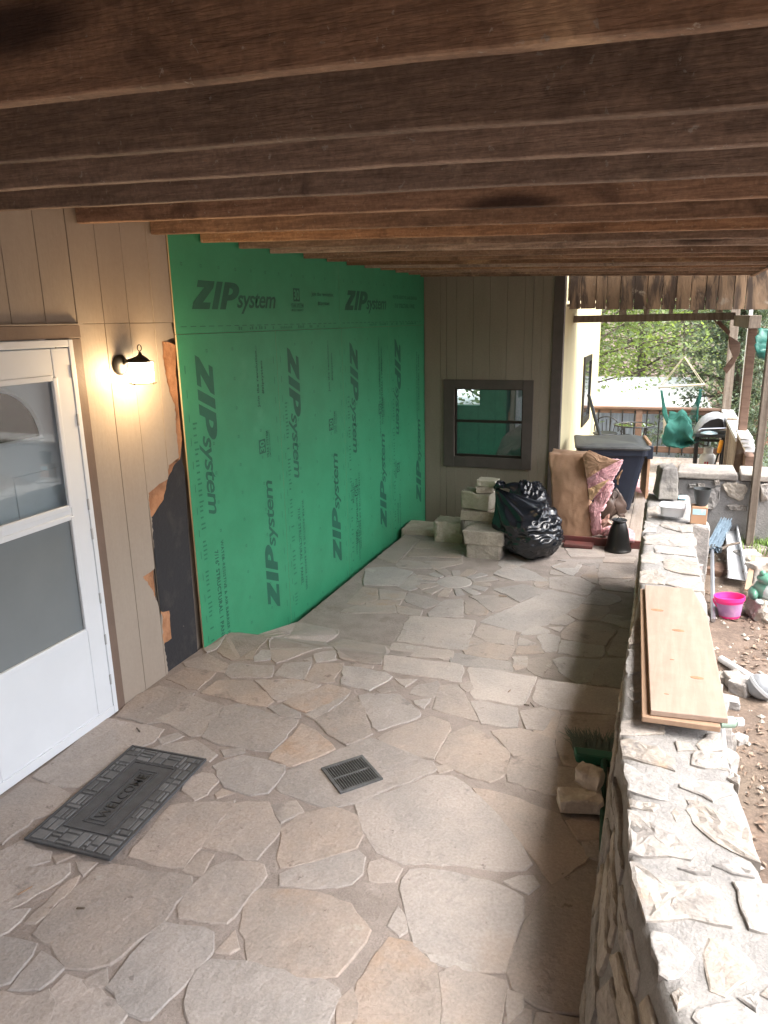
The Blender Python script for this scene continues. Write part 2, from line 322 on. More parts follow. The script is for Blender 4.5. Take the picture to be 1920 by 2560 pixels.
# risers and edges of the bed
mb.box((XJ,YST-.3,ZFAR-.2),(.1,YST-.004,-MD-.004))
mb.box((XL,4.72,ZFAR-.25),(XJ,7.545,ZFAR-MD-.006)); mb.box((XJ-.002,YST+.02,ZFAR-.25),(.1,7.995,ZFAR-MD-.006))
mb.box((XW-.02,-2.2,-.4),(XJ,3.9,-MD-.006)); mb.box((XJ-.001,-2.2,-.4),(.19,YST-.31,-MD-.006))
patio = mb.build('patio', m_mortar); patio['kind'] = 'structure'
GROW = .012
def stone(poly, zf, name='flagstone', m=None, parent=None, th=.03, lift=0, jag=.009, seg=.04, tilt=.003):
    """poly: xy points; a slab with chipped edges and a slightly cushioned top"""
    n = len(poly); P = []
    a = sum(poly[i][0]*poly[(i+1)%n][1]-poly[(i+1)%n][0]*poly[i][1] for i in range(n))
    if a < 0: poly = poly[::-1]
    for i in range(n):
        p, q = Vector(poly[i][:2]), Vector(poly[(i+1)%n][:2]); k = max(1, int((q-p).length/seg))
        d = (q-p); nn = Vector((d.y,-d.x)).normalized() if d.length > 0 else Vector((0,0))
        for j in range(k):
            e = p.lerp(q, j/k); j1 = jag*1.6*nz((e.x,e.y,0),11,8)+jag*nz((e.x,e.y,0),38,9)
            P.append(e+nn*(j1+GROW))
    c = Vector((sum(p.x for p in P)/len(P), sum(p.y for p in P)/len(P)))
    tx, ty = random.uniform(-tilt,tilt), random.uniform(-tilt,tilt)
    lift += random.uniform(-.0012,.0018)
    def zz(p): return zf(p.x,p.y)+lift+(p.x-c.x)*tx*3+(p.y-c.y)*ty*3+.0015*nz((p.x,p.y,0),6,6)
    n = len(P); v = []
    def shrink(p, d):
        q = c-p; L_ = q.length; return p+q*(min(d, L_*.3)/L_) if L_ > 0 else p
    for p in P: v.append((p.x,p.y,zz(p)-th))
    for p in P: v.append((p.x,p.y,zz(p)-.004))
    for p in P: s_ = shrink(p,.005); v.append((s_.x,s_.y,zz(s_)))
    fs = [(i,(i+1)%n,n+(i+1)%n,n+i) for i in range(n)]+[(n+i,n+(i+1)%n,2*n+(i+1)%n,2*n+i) for i in range(n)]+[tuple(range(2*n,3*n))]
    return mk(name, v, fs, m or m_flag, parent)
FS = {}
def zone_poly(zn, pts, lev):
    out = []
    for x, y in pts:
        if lev == 'n': p = atz(zn,x,y,0)
        elif lev == 'f': p = atz(zn,x,y,ZFAR)
        else:
            z = 0
            for _ in range(40): p = atz(zn,x,y,z); z = .5*z+.5*zramp(p.y)
        out.append((p.x,p.y))
    return out
def pieces(zn, lev, txt, m=None):
    for line in txt.strip().split('\n'):
        pts = [tuple(float(c) for c in q.split(',')) for q in line.split()]
        P_ = zone_poly(zn, pts, lev)
        P_ = [(max(XL+.005 if y > 4.85 else XW+.005,min(.0,x)),y) for x,y in P_]
        zf_ = (lambda x,y: 0) if lev == 'n' else ((lambda x,y: ZFAR) if lev == 'f' else (lambda x,y: zramp(y)))
        stone(P_, zf_, parent=patio, m=m)
pieces('P','n','''291,1788 330,1735 400,1712 482,1735 407,1803 367,1807''')
pieces('F','n','''12,640 100,560 208,595 130,685 100,685
22,505 90,470 180,485 110,540''')
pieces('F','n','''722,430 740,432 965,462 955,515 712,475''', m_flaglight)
pieces('F','r','''50,450 150,425 215,465 200,485 80,465''')
pieces('D','n','''640,110 975,170 900,250 770,285 640,390 460,520 320,500 215,440
0,590 150,495 300,505 420,560 340,660 200,700 0,850 -60,760
0,900 130,835 300,900 280,950 0,1000 -80,960
945,225 1060,195 1080,215 950,255
880,290 1160,235 1275,330 1230,360
1320,290 1450,290 1440,310 1325,325
1080,530 1100,470 1200,425 1260,430 1285,480 1220,560 1150,595
1275,555 1330,530 1375,560 1280,575
760,920 1020,620 1100,605 1390,605 1070,995
1085,1000 1200,890 1270,915 1180,1045
210,1370 580,990 660,980 1130,1055 1120,1100 950,1310 640,1560 530,1590 390,1580 300,1460
1050,1230 1250,990 1350,955 1560,985 1570,1040 1450,1180 1330,1320 1060,1280
640,1690 980,1310 1260,1385 1240,1490 880,1890 840,1890 700,1790
-90,1060 0,1010 410,975 390,1020 150,1190 0,1250 -120,1260
150,1310 420,1070 480,1045 440,1090 200,1320
-100,1330 0,1270 180,1240 40,1370 -100,1420
-120,1440 0,1410 215,1450 180,1510 40,1670 -100,1700
60,1690 180,1570 250,1480 380,1590 220,1700
320,1700 400,1620 520,1680 690,1790 750,1860 660,1960 300,1990
-90,1730 0,1740 170,1780 300,1720 310,1800 280,1980 -80,1990
500,1650 640,1600 620,1700 530,1690
460,950 580,965 480,1040
330,920 400,910 440,925 330,960''')
pieces('B','n','''20,920 160,730 240,715 620,820 540,930 440,1010 350,1000 100,955
165,515 210,450 470,470 450,540 200,540
470,530 540,455 710,450 650,555
680,550 740,460 920,455 850,570 720,570
905,580 920,470 1180,515 1220,540 1070,625
10,635 110,565 330,565 460,700 420,730 240,690
355,560 620,560 760,600 560,680 490,690
540,700 830,590 960,630 940,670 670,765
435,730 520,720 640,775 630,805 520,780
670,780 960,650 800,770 720,810
735,815 990,660 1040,740 1090,905 930,975 830,900
1020,655 1270,650 1400,780 1390,790 1130,880 1040,710
1140,620 1240,610 1250,630 1150,635
1340,640 1400,590 1525,570 1500,640 1480,670
1370,690 1480,680 1410,740
1240,545 1390,560 1300,600''')
pieces('B','r','''110,380 190,255 420,280 440,290 320,430 200,430
350,260 470,170 590,185 440,285
450,300 600,190 880,240 870,270 790,315 860,350 540,430 480,450 450,370
345,435 390,370 440,375 440,430
740,390 865,370 865,430 740,440
660,430 720,410 700,440
830,325 920,295 1210,345 1150,460 890,420
970,455 1110,475 1090,485 980,470
10,360 110,320 180,265 100,360 40,385''')
pieces('E','n','''50,270 180,230 350,275 345,300 280,385 210,390 110,350
15,600 150,430 285,420 325,545 225,660
60,1040 160,960 160,1030 120,1050
0,1120 55,1085 180,1090 520,1165 575,1195 570,1230 490,1420 0,1430 -60,1250
195,820 250,785 500,800 620,850 700,960 620,1070 560,1140 470,1140 200,1075 185,950
330,660 340,530 420,470 560,450 650,480 665,560 640,610 450,670 330,690
330,720 400,690 660,620 680,650 665,720 620,760 480,770 330,755
710,670 760,660 840,700 800,750 700,745
655,430 960,315 1050,320 1110,360 1240,490 1375,680 1340,700 1180,690 960,670 840,665 740,625 690,550 660,490
845,740 880,705 1060,720 1200,755 1335,830 1330,900 1280,1050 1260,1130 1130,1115 890,1010 850,860
655,1170 800,985 880,1010 960,1100 1000,1240 985,1420 640,1420
1010,1130 1060,1110 1270,1170 1265,1190 1210,1400 1020,1400
950,1045 1130,1105 1120,1125 960,1065
1130,360 1200,370 1290,400 1490,480 1600,650 1590,670 1450,755 1385,640 1250,480
320,365 350,300 690,165 720,165 960,260 980,290 640,420 530,440 340,385
295,235 430,95 545,185 555,205 380,270 360,265
740,155 960,65 1030,95 1035,120 965,245 830,215
975,250 1040,140 1130,105 1200,150 1280,220 1260,300 1200,340 1060,290
970,275 1020,270 1050,290 990,300
1290,240 1380,230 1475,250 1475,395 1280,330
1210,125 1330,120 1470,165 1470,235 1300,230
300,430 400,420 420,470 330,500
780,930 830,850 850,960 820,970
580,1250 640,1190 640,1330 560,1344
1290,1200 1340,1230 1330,1290 1260,1330''')
pieces('G','n','''360,1290 480,990 600,760 700,650 980,500 1040,520 1050,1640 850,1600 560,1540 400,1410
830,150 1000,140 1050,170 1050,290 880,290
930,310 1050,310 1050,460 960,410
600,1600 860,1640 1050,1690 1050,1800 560,1800
360,1660 460,1570 540,1600 500,1800 300,1800
340,590 560,570 590,640 500,700''')
pieces('A','n','''255,1120 620,1180 600,1330 330,1295
640,1200 830,1170 930,1200 800,1360 690,1340
970,1240 1440,1240 1420,1700 990,1620 930,1460
790,1190 950,1200 930,1430 760,1380
-60,1180 20,1000 130,1000 250,1180 300,1290 150,1240
170,980 240,960 260,1030 200,1040
940,1640 1400,1720 1400,1900 930,1860''')
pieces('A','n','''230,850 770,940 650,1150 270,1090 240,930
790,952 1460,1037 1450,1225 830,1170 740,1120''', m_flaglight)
pieces('F','f','''755,385 800,305 1005,320 975,415
722,424 745,392 935,420 925,443''')
pieces('A','f','''270,590 320,510 600,570 570,680 400,650
200,690 260,615 350,660
190,720 370,655 590,690 540,800 200,750
110,740 570,810 570,890 90,820
620,670 640,615 770,665 680,675
600,740 640,690 800,690 820,740
640,590 780,520 860,560 870,580 730,590
320,490 640,350 880,240 1160,300 1080,380 840,510 640,570
870,500 1000,430 1060,480 1000,520
870,530 990,530 940,570
780,600 860,585 950,610 920,730 840,730
970,580 1060,490 1260,500 1400,560 1310,680 970,620
1030,430 1110,350 1340,370 1350,410 1270,480 1100,470
1120,340 1250,240 1430,290 1440,320 1350,360
1280,480 1350,430 1520,470 1500,540
1340,750 1440,540 1520,560 1490,770
900,790 1000,770 1290,800 1200,960 1090,980 960,880
940,740 970,640 1310,690 1290,770
1230,930 1310,780 1480,790 1470,1020 1210,990
700,790 850,770 890,830 800,930 700,870
580,770 700,770 690,850 590,870
1270,150 1540,160 1450,172 1280,205
1300,205 1500,178 1530,260 1290,230
880,220 880,140 1040,130 1120,140 1230,200 1170,280
900,60 1010,10 1100,20 1050,120
1130,130 1230,40 1250,120 1240,190
770,140 860,130 865,200 760,215
880,110 890,75 1030,125''')
pieces('C','f','''160,650 180,620 330,660 380,680 270,720 165,680
300,750 400,665 510,660 510,775 300,770
530,680 600,680 670,730 650,760 530,750
0,600 160,622 140,662 0,660
-80,670 140,672 110,700 -90,700
110,700 260,735 240,765 110,750
130,420 250,428 330,470 120,465 100,455
270,425 480,430 500,420 520,370 500,440 330,475
170,395 205,352 480,365 500,405
-20,405 60,340 160,268 245,292 165,372 90,440
-90,470 80,462 200,492 110,578 -100,575
210,345 255,300 480,310 510,352
110,585 215,500 255,540 230,590 180,610
560,640 760,640 860,690 690,740
700,600 900,570 1030,610 860,680 800,640
760,470 790,440 960,500 1040,550 830,545 700,505
1060,460 1110,440 1250,450 1190,520
780,380 900,440 780,490 730,450
1150,350 1380,350 1390,400 1180,400
1100,420 1380,415 1340,470 1260,445
1370,440 1570,455 1560,530 1350,530
1400,400 1580,400 1570,440 1380,430
-210,690 -100,590 -20,600 -20,660 -120,690
-250,740 -140,700 90,705 100,750''')
# the round stone with its ray-like ring of narrow stones
cc = atz('C',460,555,ZFAR); r0 = .147
stone([(cc.x+r0*math.cos(a)*1.03, cc.y+r0*math.sin(a)) for a in lin(0,2*math.pi,.35)[:-1]], lambda x,y: ZFAR, parent=patio, jag=.004)
for k in range(15):
    a = 2*math.pi*k/15+.1; da = .15*random.uniform(.8,1.15); r1 = r0+.03; r2 = r0+random.uniform(.17,.27)
    stone([(cc.x+r1*math.cos(a-da), cc.y+r1*math.sin(a-da)), (cc.x+r2*math.cos(a-da*.75), cc.y+r2*math.sin(a-da*.75)), (cc.x+r2*math.cos(a+da*.75), cc.y+r2*math.sin(a+da*.75)), (cc.x+r1*math.cos(a+da), cc.y+r1*math.sin(a+da))], lambda x,y: ZFAR+.002, parent=patio, jag=.004)
# pieces behind the viewer, so the patio does not end at the picture's edge
y = 1.25
for row in range(7):
    x = XW+.05; h = random.uniform(.38,.55); y1 = min(y,1.15-row*.45)
    while x < -.3:
        w_ = min(random.uniform(.35,.75), -.12-x)
        stone([(x+.02,y1-h+.05+random.uniform(0,.05)),(x+w_-.02,y1-h+.05+random.uniform(0,.05)),(x+w_-.03,y1-.02-random.uniform(0,.05)),(x+.03,y1-.02-random.uniform(0,.05))] if False else
              [(x+.02,y1-.42+random.uniform(0,.04)),(x+w_-.02,y1-.42+random.uniform(0,.04)),(x+w_-.03,y1-.02-random.uniform(0,.04)),(x+.03,y1-.02-random.uniform(0,.04))], lambda x,y: 0, parent=patio) if y1 < .95 else None
        x += w_
    y = y1-.45
# ================================================================== upper deck: joists and boards overhead
SLOPE = .035
def zj(x): return 1.237*U-SLOPE*(x-XW)
XE = .69
deck_up = thing('upper_deck', 'dark weathered timber deck overhead with exposed joists above the patio', 'deck', (XW, 4, 2.6))
jy = [-1.35,-1.1,-.85,-.6,-.4,-.2,0,.19,.40,.608,.82,1.015,1.22,1.453,1.7236,1.95,2.16,2.36,2.615,2.82,3.02,3.22,3.42,3.63,3.83,4.03]  # joists behind the viewer are unseen, added to shade the near floor
for i, yy in enumerate(jy):
    y0 = yy*U; xa = XW+.012; h = .235; v = []; n = 40; dz = random.uniform(-.004,.004)
    vs_ = []; fs = []
    for k in range(n+1):
        x = xa+(XE-xa)*k/n; wy = .004*nz((x,y0,0),.8,11); wz = .004*nz((x,y0,0),1.1,12)+dz
        z = zj(x)+wz; ch = .002*nz((x,y0,3),9,13)
        vs_ += [(x,y0+wy,z+.004+ch),(x,y0+wy+.003,z+ch),(x,y0+wy+.036,z+ch),(x,y0+wy+.039,z+.004),(x,y0+wy+.039,z+h),(x,y0+wy,z+h)]
    for k in range(n):
        for q in range(6): fs.append((k*6+q,k*6+(q+1)%6,(k+1)*6+(q+1)%6,(k+1)*6+q))
    fs += [(0,1,2,3,4,5),tuple(n*6+q for q in range(6))[::-1]]
    mk('joist', vs_, fs, m_joist, deck_up)
x = XW-.3
while x < XE+.1:
    z = zj(x)+.237
    MB().box((x,-2.95,z),(x+.135,8.62,z+.034)).build('deck_board', m_joist, deck_up)
    x += .14
MB().box((XE+.002,-2.95,zj(XE)-.01),(XE+.04,8.6,zj(XE)+.236)).build('rim_joist', m_joist, deck_up)
# ================================================================== house
house = thing('house', 'tan sided house wall with green sheathing, white storm door and brown window trim', 'house', (XW, 5, -.4))
# door measures on the wall face
def wy(n,x,y): p = atx(n,x,y,XW); return p.y, p.z
YD0, YD1, ZD1 = 2.00, 2.915, 2.045
MB().box((XW-.16,-3,-.45),(XW-.02,YD0-.08,3.0)).box((XW-.16,YD1+.002,-.45),(XW-.02,3.72,3.0)).box((XW-.16,YD0-.078,ZD1+.002),(XW-.02,YD1,3.0)).build('wall', m_sidingdark, house)
MB().box((XW-.16,3.722,-.45),(XW-.045,YB+.12,3.0)).build('wall', m_sidingdark, house)
def plate(name, pts, m, x0, th, parent, bevel=.0015):
    """flat piece on the house wall: pts are (y, z)"""
    return MB().prism([(x0-th,a,b) for a,b in pts], (th,0,0)).build(name, m, parent, bevel, seg=1)
# siding strips: grooves at these y
gr = [-3+.2*i for i in range(15)]
gr = [YD1+.068-.2*i for i in range(30)][::-1]
gr2 = [2.985,3.178,3.372,3.583,3.77]
def jj(*pts): return [wy('J',x,y) for x,y in pts]
torn = jj((815,108),(822,215),(835,280),(850,360),(880,430),(885,560),(900,690),(850,730),(845,800),(800,825),(748,870),(750,930),(765,1000),(770,1080),(780,1250),(720,1290))
torn2 = jj((720,1290),(735,1310),(760,1350),(785,1405),(800,1440),(815,1480),(820,1600),(835,1680),(845,1760))
ZS = 2.118   # horizontal seam over the door trim
def jagged(L_, st=.012, am=.007):
    out_ = []
    for a, b in zip(L_[:-1], L_[1:]):
        k = max(1,int(math.hypot(b[0]-a[0],b[1]-a[1])/st))
        for j in range(k):
            t = j/k; y_, z_ = a[0]+(b[0]-a[0])*t, a[1]+(b[1]-a[1])*t; out_.append((y_+am*nz((y_,z_,0),38,24)+am*nz((y_,z_,0),90,25), z_+am*.5*nz((y_,z_,9),38,26)))
    return out_+[L_[-1]]
tp = jagged(torn)[:-1]+jagged(torn2)
def clip(poly, a, b, c):      # keep a*y+b*z<=c
    out = []
    for i in range(len(poly)):
        p, q = poly[i], poly[(i+1)%len(poly)]; dp = a*p[0]+b*p[1]-c; dq = a*q[0]+b*q[1]-c
        if dp <= 0: out.append(p)
        if dp*dq < 0: t = dp/(dp-dq); out.append((p[0]+(q[0]-p[0])*t, p[1]+(q[1]-p[1])*t))
    return out
Gp = .0015
lowpoly = [(2.985,-.02),(2.985,ZS-.001),(3.745,ZS-.001),(3.755,2.03)]+tp+[(tp[-1][0],-.02)]
for a, b in zip(gr2[:-1], gr2[1:]):
    # lower sheet, torn along its right edge
    p = clip(clip(lowpoly, -1,0,-(a+Gp)), 1,0,b-Gp)
    if len(p) > 2: plate('siding_board', p, m_siding, XW, .014, house)
    bb = min(b-Gp, 3.762)
    plate('siding_board', [(a+Gp,ZS+.0015),(bb,ZS+.0015),(bb,2.95),(a+Gp,2.95)], m_siding, XW, .014, house)
for a, b in zip(gr[:-1], gr[1:]):
    if b <= YD0-.07 or a < YD0-.08:
        bb = min(b, YD0-.075)
        if bb-a > .03: plate('siding_board', [(a+Gp,-.02),(bb-Gp,-.02),(bb-Gp,ZS-.001),(a+Gp,ZS-.001)], m_siding, XW, .014, house)
    plate('siding_board', [(a+Gp,ZS+.0015),(b-Gp,ZS+.0015),(b-Gp,2.95),(a+Gp,2.95)], m_siding, XW, .014, house)
# torn layers
plate('tar_paper', jj((905,640),(940,760),(960,1100),(1000,1600),(1005,1690),(860,1790),(780,1800),(700,1300),(720,860),(850,700)), m_tar, XW-.0165, .0025, house)
fib = [jj((805,100),(893,125),(893,215),(905,420),(925,600),(915,700),(880,720),(845,600),(820,300)),
       jj((860,715),(908,698),(880,740),(850,800),(832,900),(800,950),(765,1005),(730,960),(735,860),(838,800)),
       jj((700,1295),(778,1258),(785,1330),(792,1405),(770,1410)),
       jj((800,1440),(822,1470),(860,1465),(865,1540),(872,1600),(838,1625),(815,1680),(800,1600))]
for p in fib:
    q = []
    for i in range(len(p)):
        a, b = p[i], p[(i+1)%len(p)]; k = max(1,int(math.hypot(b[0]-a[0],b[1]-a[1])/.02))
        for s_ in range(k):
            t = s_/k; y_, z_ = a[0]+(b[0]-a[0])*t, a[1]+(b[1]-a[1])*t
            q.append((y_+.008*nz((y_*30,z_*30,0),1,21), z_+.008*nz((y_*30,z_*30,5),1,22)))
    plate('torn_fibreboard', q, m_fibre, XW-.0145, .0015, house, 0)
# ------------------------------------------------ green sheathing panels with their print
def text_mesh(body, size, bold=0, shear=0, sp=1):
    c = bpy.data.curves.new('t','FONT'); c.body = body; c.size = size; c.offset = bold*size; c.shear = shear; c.space_character = sp; c.resolution_u = 3
    o = bpy.data.objects.new('t', c); COL.objects.link(o); bpy.context.view_layer.update()
    me = bpy.data.meshes.new_from_object(o.evaluated_get(bpy.context.evaluated_depsgraph_get()))
    bpy.data.objects.remove(o); bpy.data.curves.remove(c); me.materials.clear(); return me
def place_text(me, w=None, h=None):
    xs = [v.co.x for v in me.vertices]; ys = [v.co.y for v in me.vertices]
    x0, x1, y0, y1 = min(xs), max(xs), min(ys), max(ys)
    for v in me.vertices:
        v.co.x = (v.co.x-x0)*(w/(x1-x0) if w else 1); v.co.y = (v.co.y-y0)*(h/(y1-y0) if h else 1)
def rect_mesh(rs):
    v = []; f = []
    for a,b,c,d in rs:
        n = len(v); v += [(a,b,0),(c,b,0),(c,d,0),(a,d,0)]; f.append((n,n+1,n+2,n+3))
    me = bpy.data.meshes.new('r'); me.from_pydata(v,[],f); return me
XG = XW+.004
def put(me, y, z, mode, m, parent, dx=.0012, name='printed_lettering'):
    """mode h: reads along +y; d: reads downward; u: reads upward.  (y,z) is where the text's baseline starts"""
    for v in me.vertices:
        a, b = v.co.x, v.co.y
        if mode == 'h': v.co = (XG+dx, y+a, z+b)
        elif mode == 'd': v.co = (XG+dx, y+b, z-a)
        else: v.co = (XG+dx, y-b, z+a)
    me.update(); me.name = name
    o = link(name, me, m, parent)
    if name.endswith('marks'): o['kind'] = 'stuff'
    return o
def zip_letters():
    q = [[(.02,.76),(.60,.76),(.60,1),(.02,1)],[(0,0),(.60,0),(.60,.24),(0,.24)],[(0,.24),(.33,.24),(.60,.76),(.27,.76)],[(.68,0),(.90,0),(.90,1),(.68,1)],[(.98,0),(1.2,0),(1.2,1),(.98,1)]]
    n = 10; t_ = [math.pi/2-math.pi*i/n for i in range(n+1)]
    oo = [(1.2+.40*math.cos(t)**.8 if math.cos(t) > 0 else 1.2, .66+.34*math.sin(t)) for t in t_]; ii = [(1.2+.15*max(0,math.cos(t)), .66+.13*math.sin(t)) for t in t_]
    q += [[oo[i],ii[i],ii[i+1],oo[i+1]] for i in range(n)]
    v = []; f = []
    for p in q:
        k = len(v); v += [(x+.26*y,y,0) for x,y in p]; f.append((k,k+1,k+2,k+3))
    me = bpy.data.meshes.new('z'); me.from_pydata(v,[],f); me.update(); return me
def logo(y, z, mode, parent, L=1.05, H=.185):
    a = zip_letters(); place_text(a, L*.53, H)
    put(a, y, z, mode, m_print, parent)
    b = text_mesh('system', 1, .016, .30, .93); place_text(b, L*.51, H*.82)
    o = H*.16
    d = L*.49
    if mode == 'h': put(b, y+d, z-o, mode, m_print, parent)
    elif mode == 'd': put(b, y-o, z-d, mode, m_print, parent)
    else: put(b, y+o, z+d, mode, m_print, parent)
def small(t, y, z, mode, parent, w_, h_, bold=.02, m=None):
    a = text_mesh(t, 1, bold, 0, 1.1); place_text(a, w_, h_); put(a, y, z, mode, m or m_print, parent)
def badge(y, z, mode, parent, s=1.0):
    # a solid box with 30 reversed out of it, two lines of small print beside
    bx = rect_mesh([(0,0,.105*s,.095*s)]); put(bx, y, z, mode, m_print, parent, .0008, 'printed_box')
    t = text_mesh('30', 1, .03); place_text(t, .085*s, .072*s)
    def sh(a, b): return {'h':(y+a,z+b),'d':(y+b,z-a),'u':(y-b,z+a)}[mode]
    p = sh(.01*s,.012*s); put(t, p[0], p[1], mode, m_green, parent, .0016, 'printed_number')
    p = sh(-.045*s,-.045*s); small('YEAR SYSTEM', p[0], p[1], mode, parent, .205*s, .032*s, .03)
    p = sh(-.045*s,-.072*s); small('LIMITED WARRANTY', p[0], p[1], mode, parent, .205*s, .018*s)
ZB, ZT = -.39, 2.046
YP = [3.775+1.21*i for i in range(5)]; YP[4] = YB-.004
PN = []
for i in range(4):
    a, b = YP[i]+.0012, YP[i+1]-.0012
    p = MB().prism([(XG-.011,a,ZB),(XG-.011,b,ZB),(XG-.011,b,ZT),(XG-.011,a,ZT)], (.0105,0,0)).build('sheathing_panel', m_greenedge, house)
    f = MB().box((XG-.0004,a,ZB),(XG,b,ZT)).build('panel_face', m_green, p)
    PN.append(p)
tops = [(YP[0],6.17),(6.172,YP[4])]; TP = []
for a, b in tops:
    p = MB().box((XG-.011,a,ZT+.003),(XG-.0006,b,2.95)).build('sheathing_panel', m_greenedge, house)
    MB().box((XG-.0004,a,ZT+.003),(XG,b,2.95)).build('panel_face', m_green, p); TP.append(p)
for i in range(4):
    a = YP[i]; P_ = PN[i]
    logo(a+.165+.002, 1.92, 'd', P_)
    logo(a+.87+.17, -.10, 'u', P_)
    if i % 2 == 0 or i == 1:
        small('Join the revolution.', a+.93, 1.508, 'u', P_, .42, .042, .035); small('#zipsystem', a+1.0, 1.60, 'u', P_, .24, .042, .035)
        badge(a+.965, 1.165, 'u', P_)
        small('WATER-RESISTIVE & AIR BARRIER PANEL', a+.285, .67, 'd', P_, .80, .034); small('7/16" STRUCTURAL 1 PANEL', a+.205, .617, 'd', P_, .67, .046, .03)
    if i >= 2:
        small('Join the revolution.', a+.245, .183, 'd', P_, .42, .042, .035); small('#zipsystem', a+.175, .09, 'd', P_, .24, .042, .035)
        badge(a+.18, .55, 'd', P_)
        small('WATER-RESISTIVE & AIR BARRIER PANEL', a+.93, .95, 'u', P_, .80, .034); small('7/16" STRUCTURAL 1 PANEL', a+1.0, 1.05, 'u', P_, .67, .046, .03)
    # alignment marks: dashes along both long edges, nailing marks in rows
    rs = []
    for ye in (a+.055, a+1.155):
        z = ZB+.1
        while z < ZT-.1: rs.append((ye-.0025,z,ye+.0025,z+.05)); z += .15
    for k in range(3):
        ye = a+.30+k*.305
        for zi in range(12): rs += [(ye-.009,ZB+.12+zi*.2,ye+.009,ZB+.123+zi*.2),(ye-.009,ZB+.12+zi*.2,ye-.006,ZB+.138+zi*.2),(ye+.006,ZB+.12+zi*.2,ye+.009,ZB+.138+zi*.2),(ye-.009,ZB+.135+zi*.2,ye+.009,ZB+.138+zi*.2)]
    put(rect_mesh(rs), 0, 0, 'h', m_print, P_, .0011, 'alignment_marks')
    rs = []; z = ZB+.2
    while z < 1.5:
        rs.append((a+.085,z,a+.085+random.uniform(.03,.05),z+.012)); z += random.choice((.03,.03,.045,.09))
    put(rect_mesh(rs), 0, 0, 'h', m_printlight, P_, .0011, 'faint_ink_marks')
logo(3.955, 2.197, 'h', TP[0], 1.06, .175); badge(5.30, 2.265, 'h', TP[0], 1.05)
small('Join the revolution.', 5.62, 2.305, 'h', TP[0], .43, .042, .035); small('#zipsystem', 5.73, 2.232, 'h', TP[0], .23, .042, .035)
logo(6.28, 2.205, 'h', TP[1], 1.06, .175); small('WATER-RESISTIVE & AIR BARRIER', 7.54, 2.33, 'h', TP[1], .8, .036); small('7/16" STRUCTURAL 1 PANEL', 7.6, 2.235, 'h', TP[1], .66, .048, .03)
for (a, b), p in zip(tops, TP):
    rs = []; y_ = a+.05
    while y_ < b-.1: rs.append((y_,2.09,y_+.06,2.0945)); y_ += .1
    y_ = a+.1
    while y_ < b-.1: rs += [(y_,2.45,y_+.016,2.453),(y_,2.45,y_+.003,2.468),(y_+.013,2.45,y_+.016,2.468),(y_,2.465,y_+.016,2.468)]; y_ += .2
    put(rect_mesh(rs), 0, 0, 'h', m_print, p, .0011, 'alignment_marks')
    rs = []; y_ = a+.7
    while y_ < b-.3: rs.append((y_,2.062,y_+.018,2.062+random.uniform(.014,.024))); y_ += random.choice((.028,.028,.05,.12))
    put(rect_mesh(rs), 0, 0, 'h', m_printlight, p, .0011, 'faint_ink_marks')
# ------------------------------------------------ storm door
door = MB()
def wj(x,y): return wy('J',x,y)
zg1 = wj(270,288)[1]; zr1 = wj(345,940)[1]; zr0 = wj(350,985)[1]; zg0 = wj(428,1558)[1]
yg = wj(300,600)[0]; YS = 2*2.46-yg
XD = XW+.018
door.box((XD-.03,YD0+.035,.012),(XD,YD0+.035+(yg-2.46)*0+.10,ZD1-.04)).box((XD-.03,yg,.012),(XD,YD1-.032,ZD1-.04))
door.box((XD-.03,YD0+.136,zg1),(XD-.0015,yg-.001,ZD1-.04)).box((XD-.03,YD0+.136,zr0),(XD-.0015,yg-.001,zr1)).box((XD-.03,YD0+.136,.012),(XD-.0015,yg-.001,zg0))
sd_ = door.build('storm_door', m_white, house, .004)
MB().box((XW-.06,YD1-.03,0),(XW+.022,YD1,ZD1)).box((XW-.06,YD0,0),(XW+.022,YD0+.03,ZD1)).box((XW-.06,YD0+.031,ZD1-.035),(XW+.022,YD1-.031,ZD1)).build('door_frame', m_white, house, .003)
for lo, hi, nm in ((zr1,zg1,'glass'),(zg0,zr0,'glass')):
    MB().box((XD-.017,YD0+.137,lo),(XD-.013,yg,hi)).build(nm, m_doorglass if lo == zr1 else m_screen, sd_)
    MB().box((XD-.012,yg-.016,lo),(XD+.006,yg+.012,hi)).box((XD-.012,YD0+.125,lo),(XD+.006,YD0+.155,hi)).box((XD-.012,YD0+.156,lo-.012),(XD+.006,yg-.017,lo+.016)).box((XD-.012,YD0+.156,hi-.016),(XD+.006,yg-.017,hi+.012)).build('glazing_bead', m_white, sd_, .004)
MB().box((XD-.001,YD0+.14,.055),(XD+.0015,yg+.02,.06)).box((XD-.002,YD0+.035,.0),(XD+.004,YD1-.032,.05)).build('bottom_sweep', m_white, sd_, .002)
for z in (.18,.42,.66,1.02,1.18,1.62,1.86):
    MB().box((XD-.002,YD1-.036,z),(XD+.007,YD1-.026,z+.06)).build('hinge_knuckle', m_greyroof, sd_, .002)
# brown casing
MB().box((XW-.03,YD1+.002,-.02),(XW+.012,YD1+.068,ZD1+.002)).build('door_casing', m_trim, house, .003)
MB().box((XW-.03,YD0-.07,-.02),(XW+.012,YD0-.002,ZD1+.002)).build('door_casing', m_trim, house, .003)
MB().box((XW-.03,YD0-.07,ZD1+.004),(XW+.014,YD1+.068,ZS-.006)).build('door_casing', m_trim, house, .003)
MB().box((XW+.0,YD0-.08,ZS-.005),(XW+.03,YD1+.075,ZS+.002)).build('drip_cap', m_siding, house, .001)
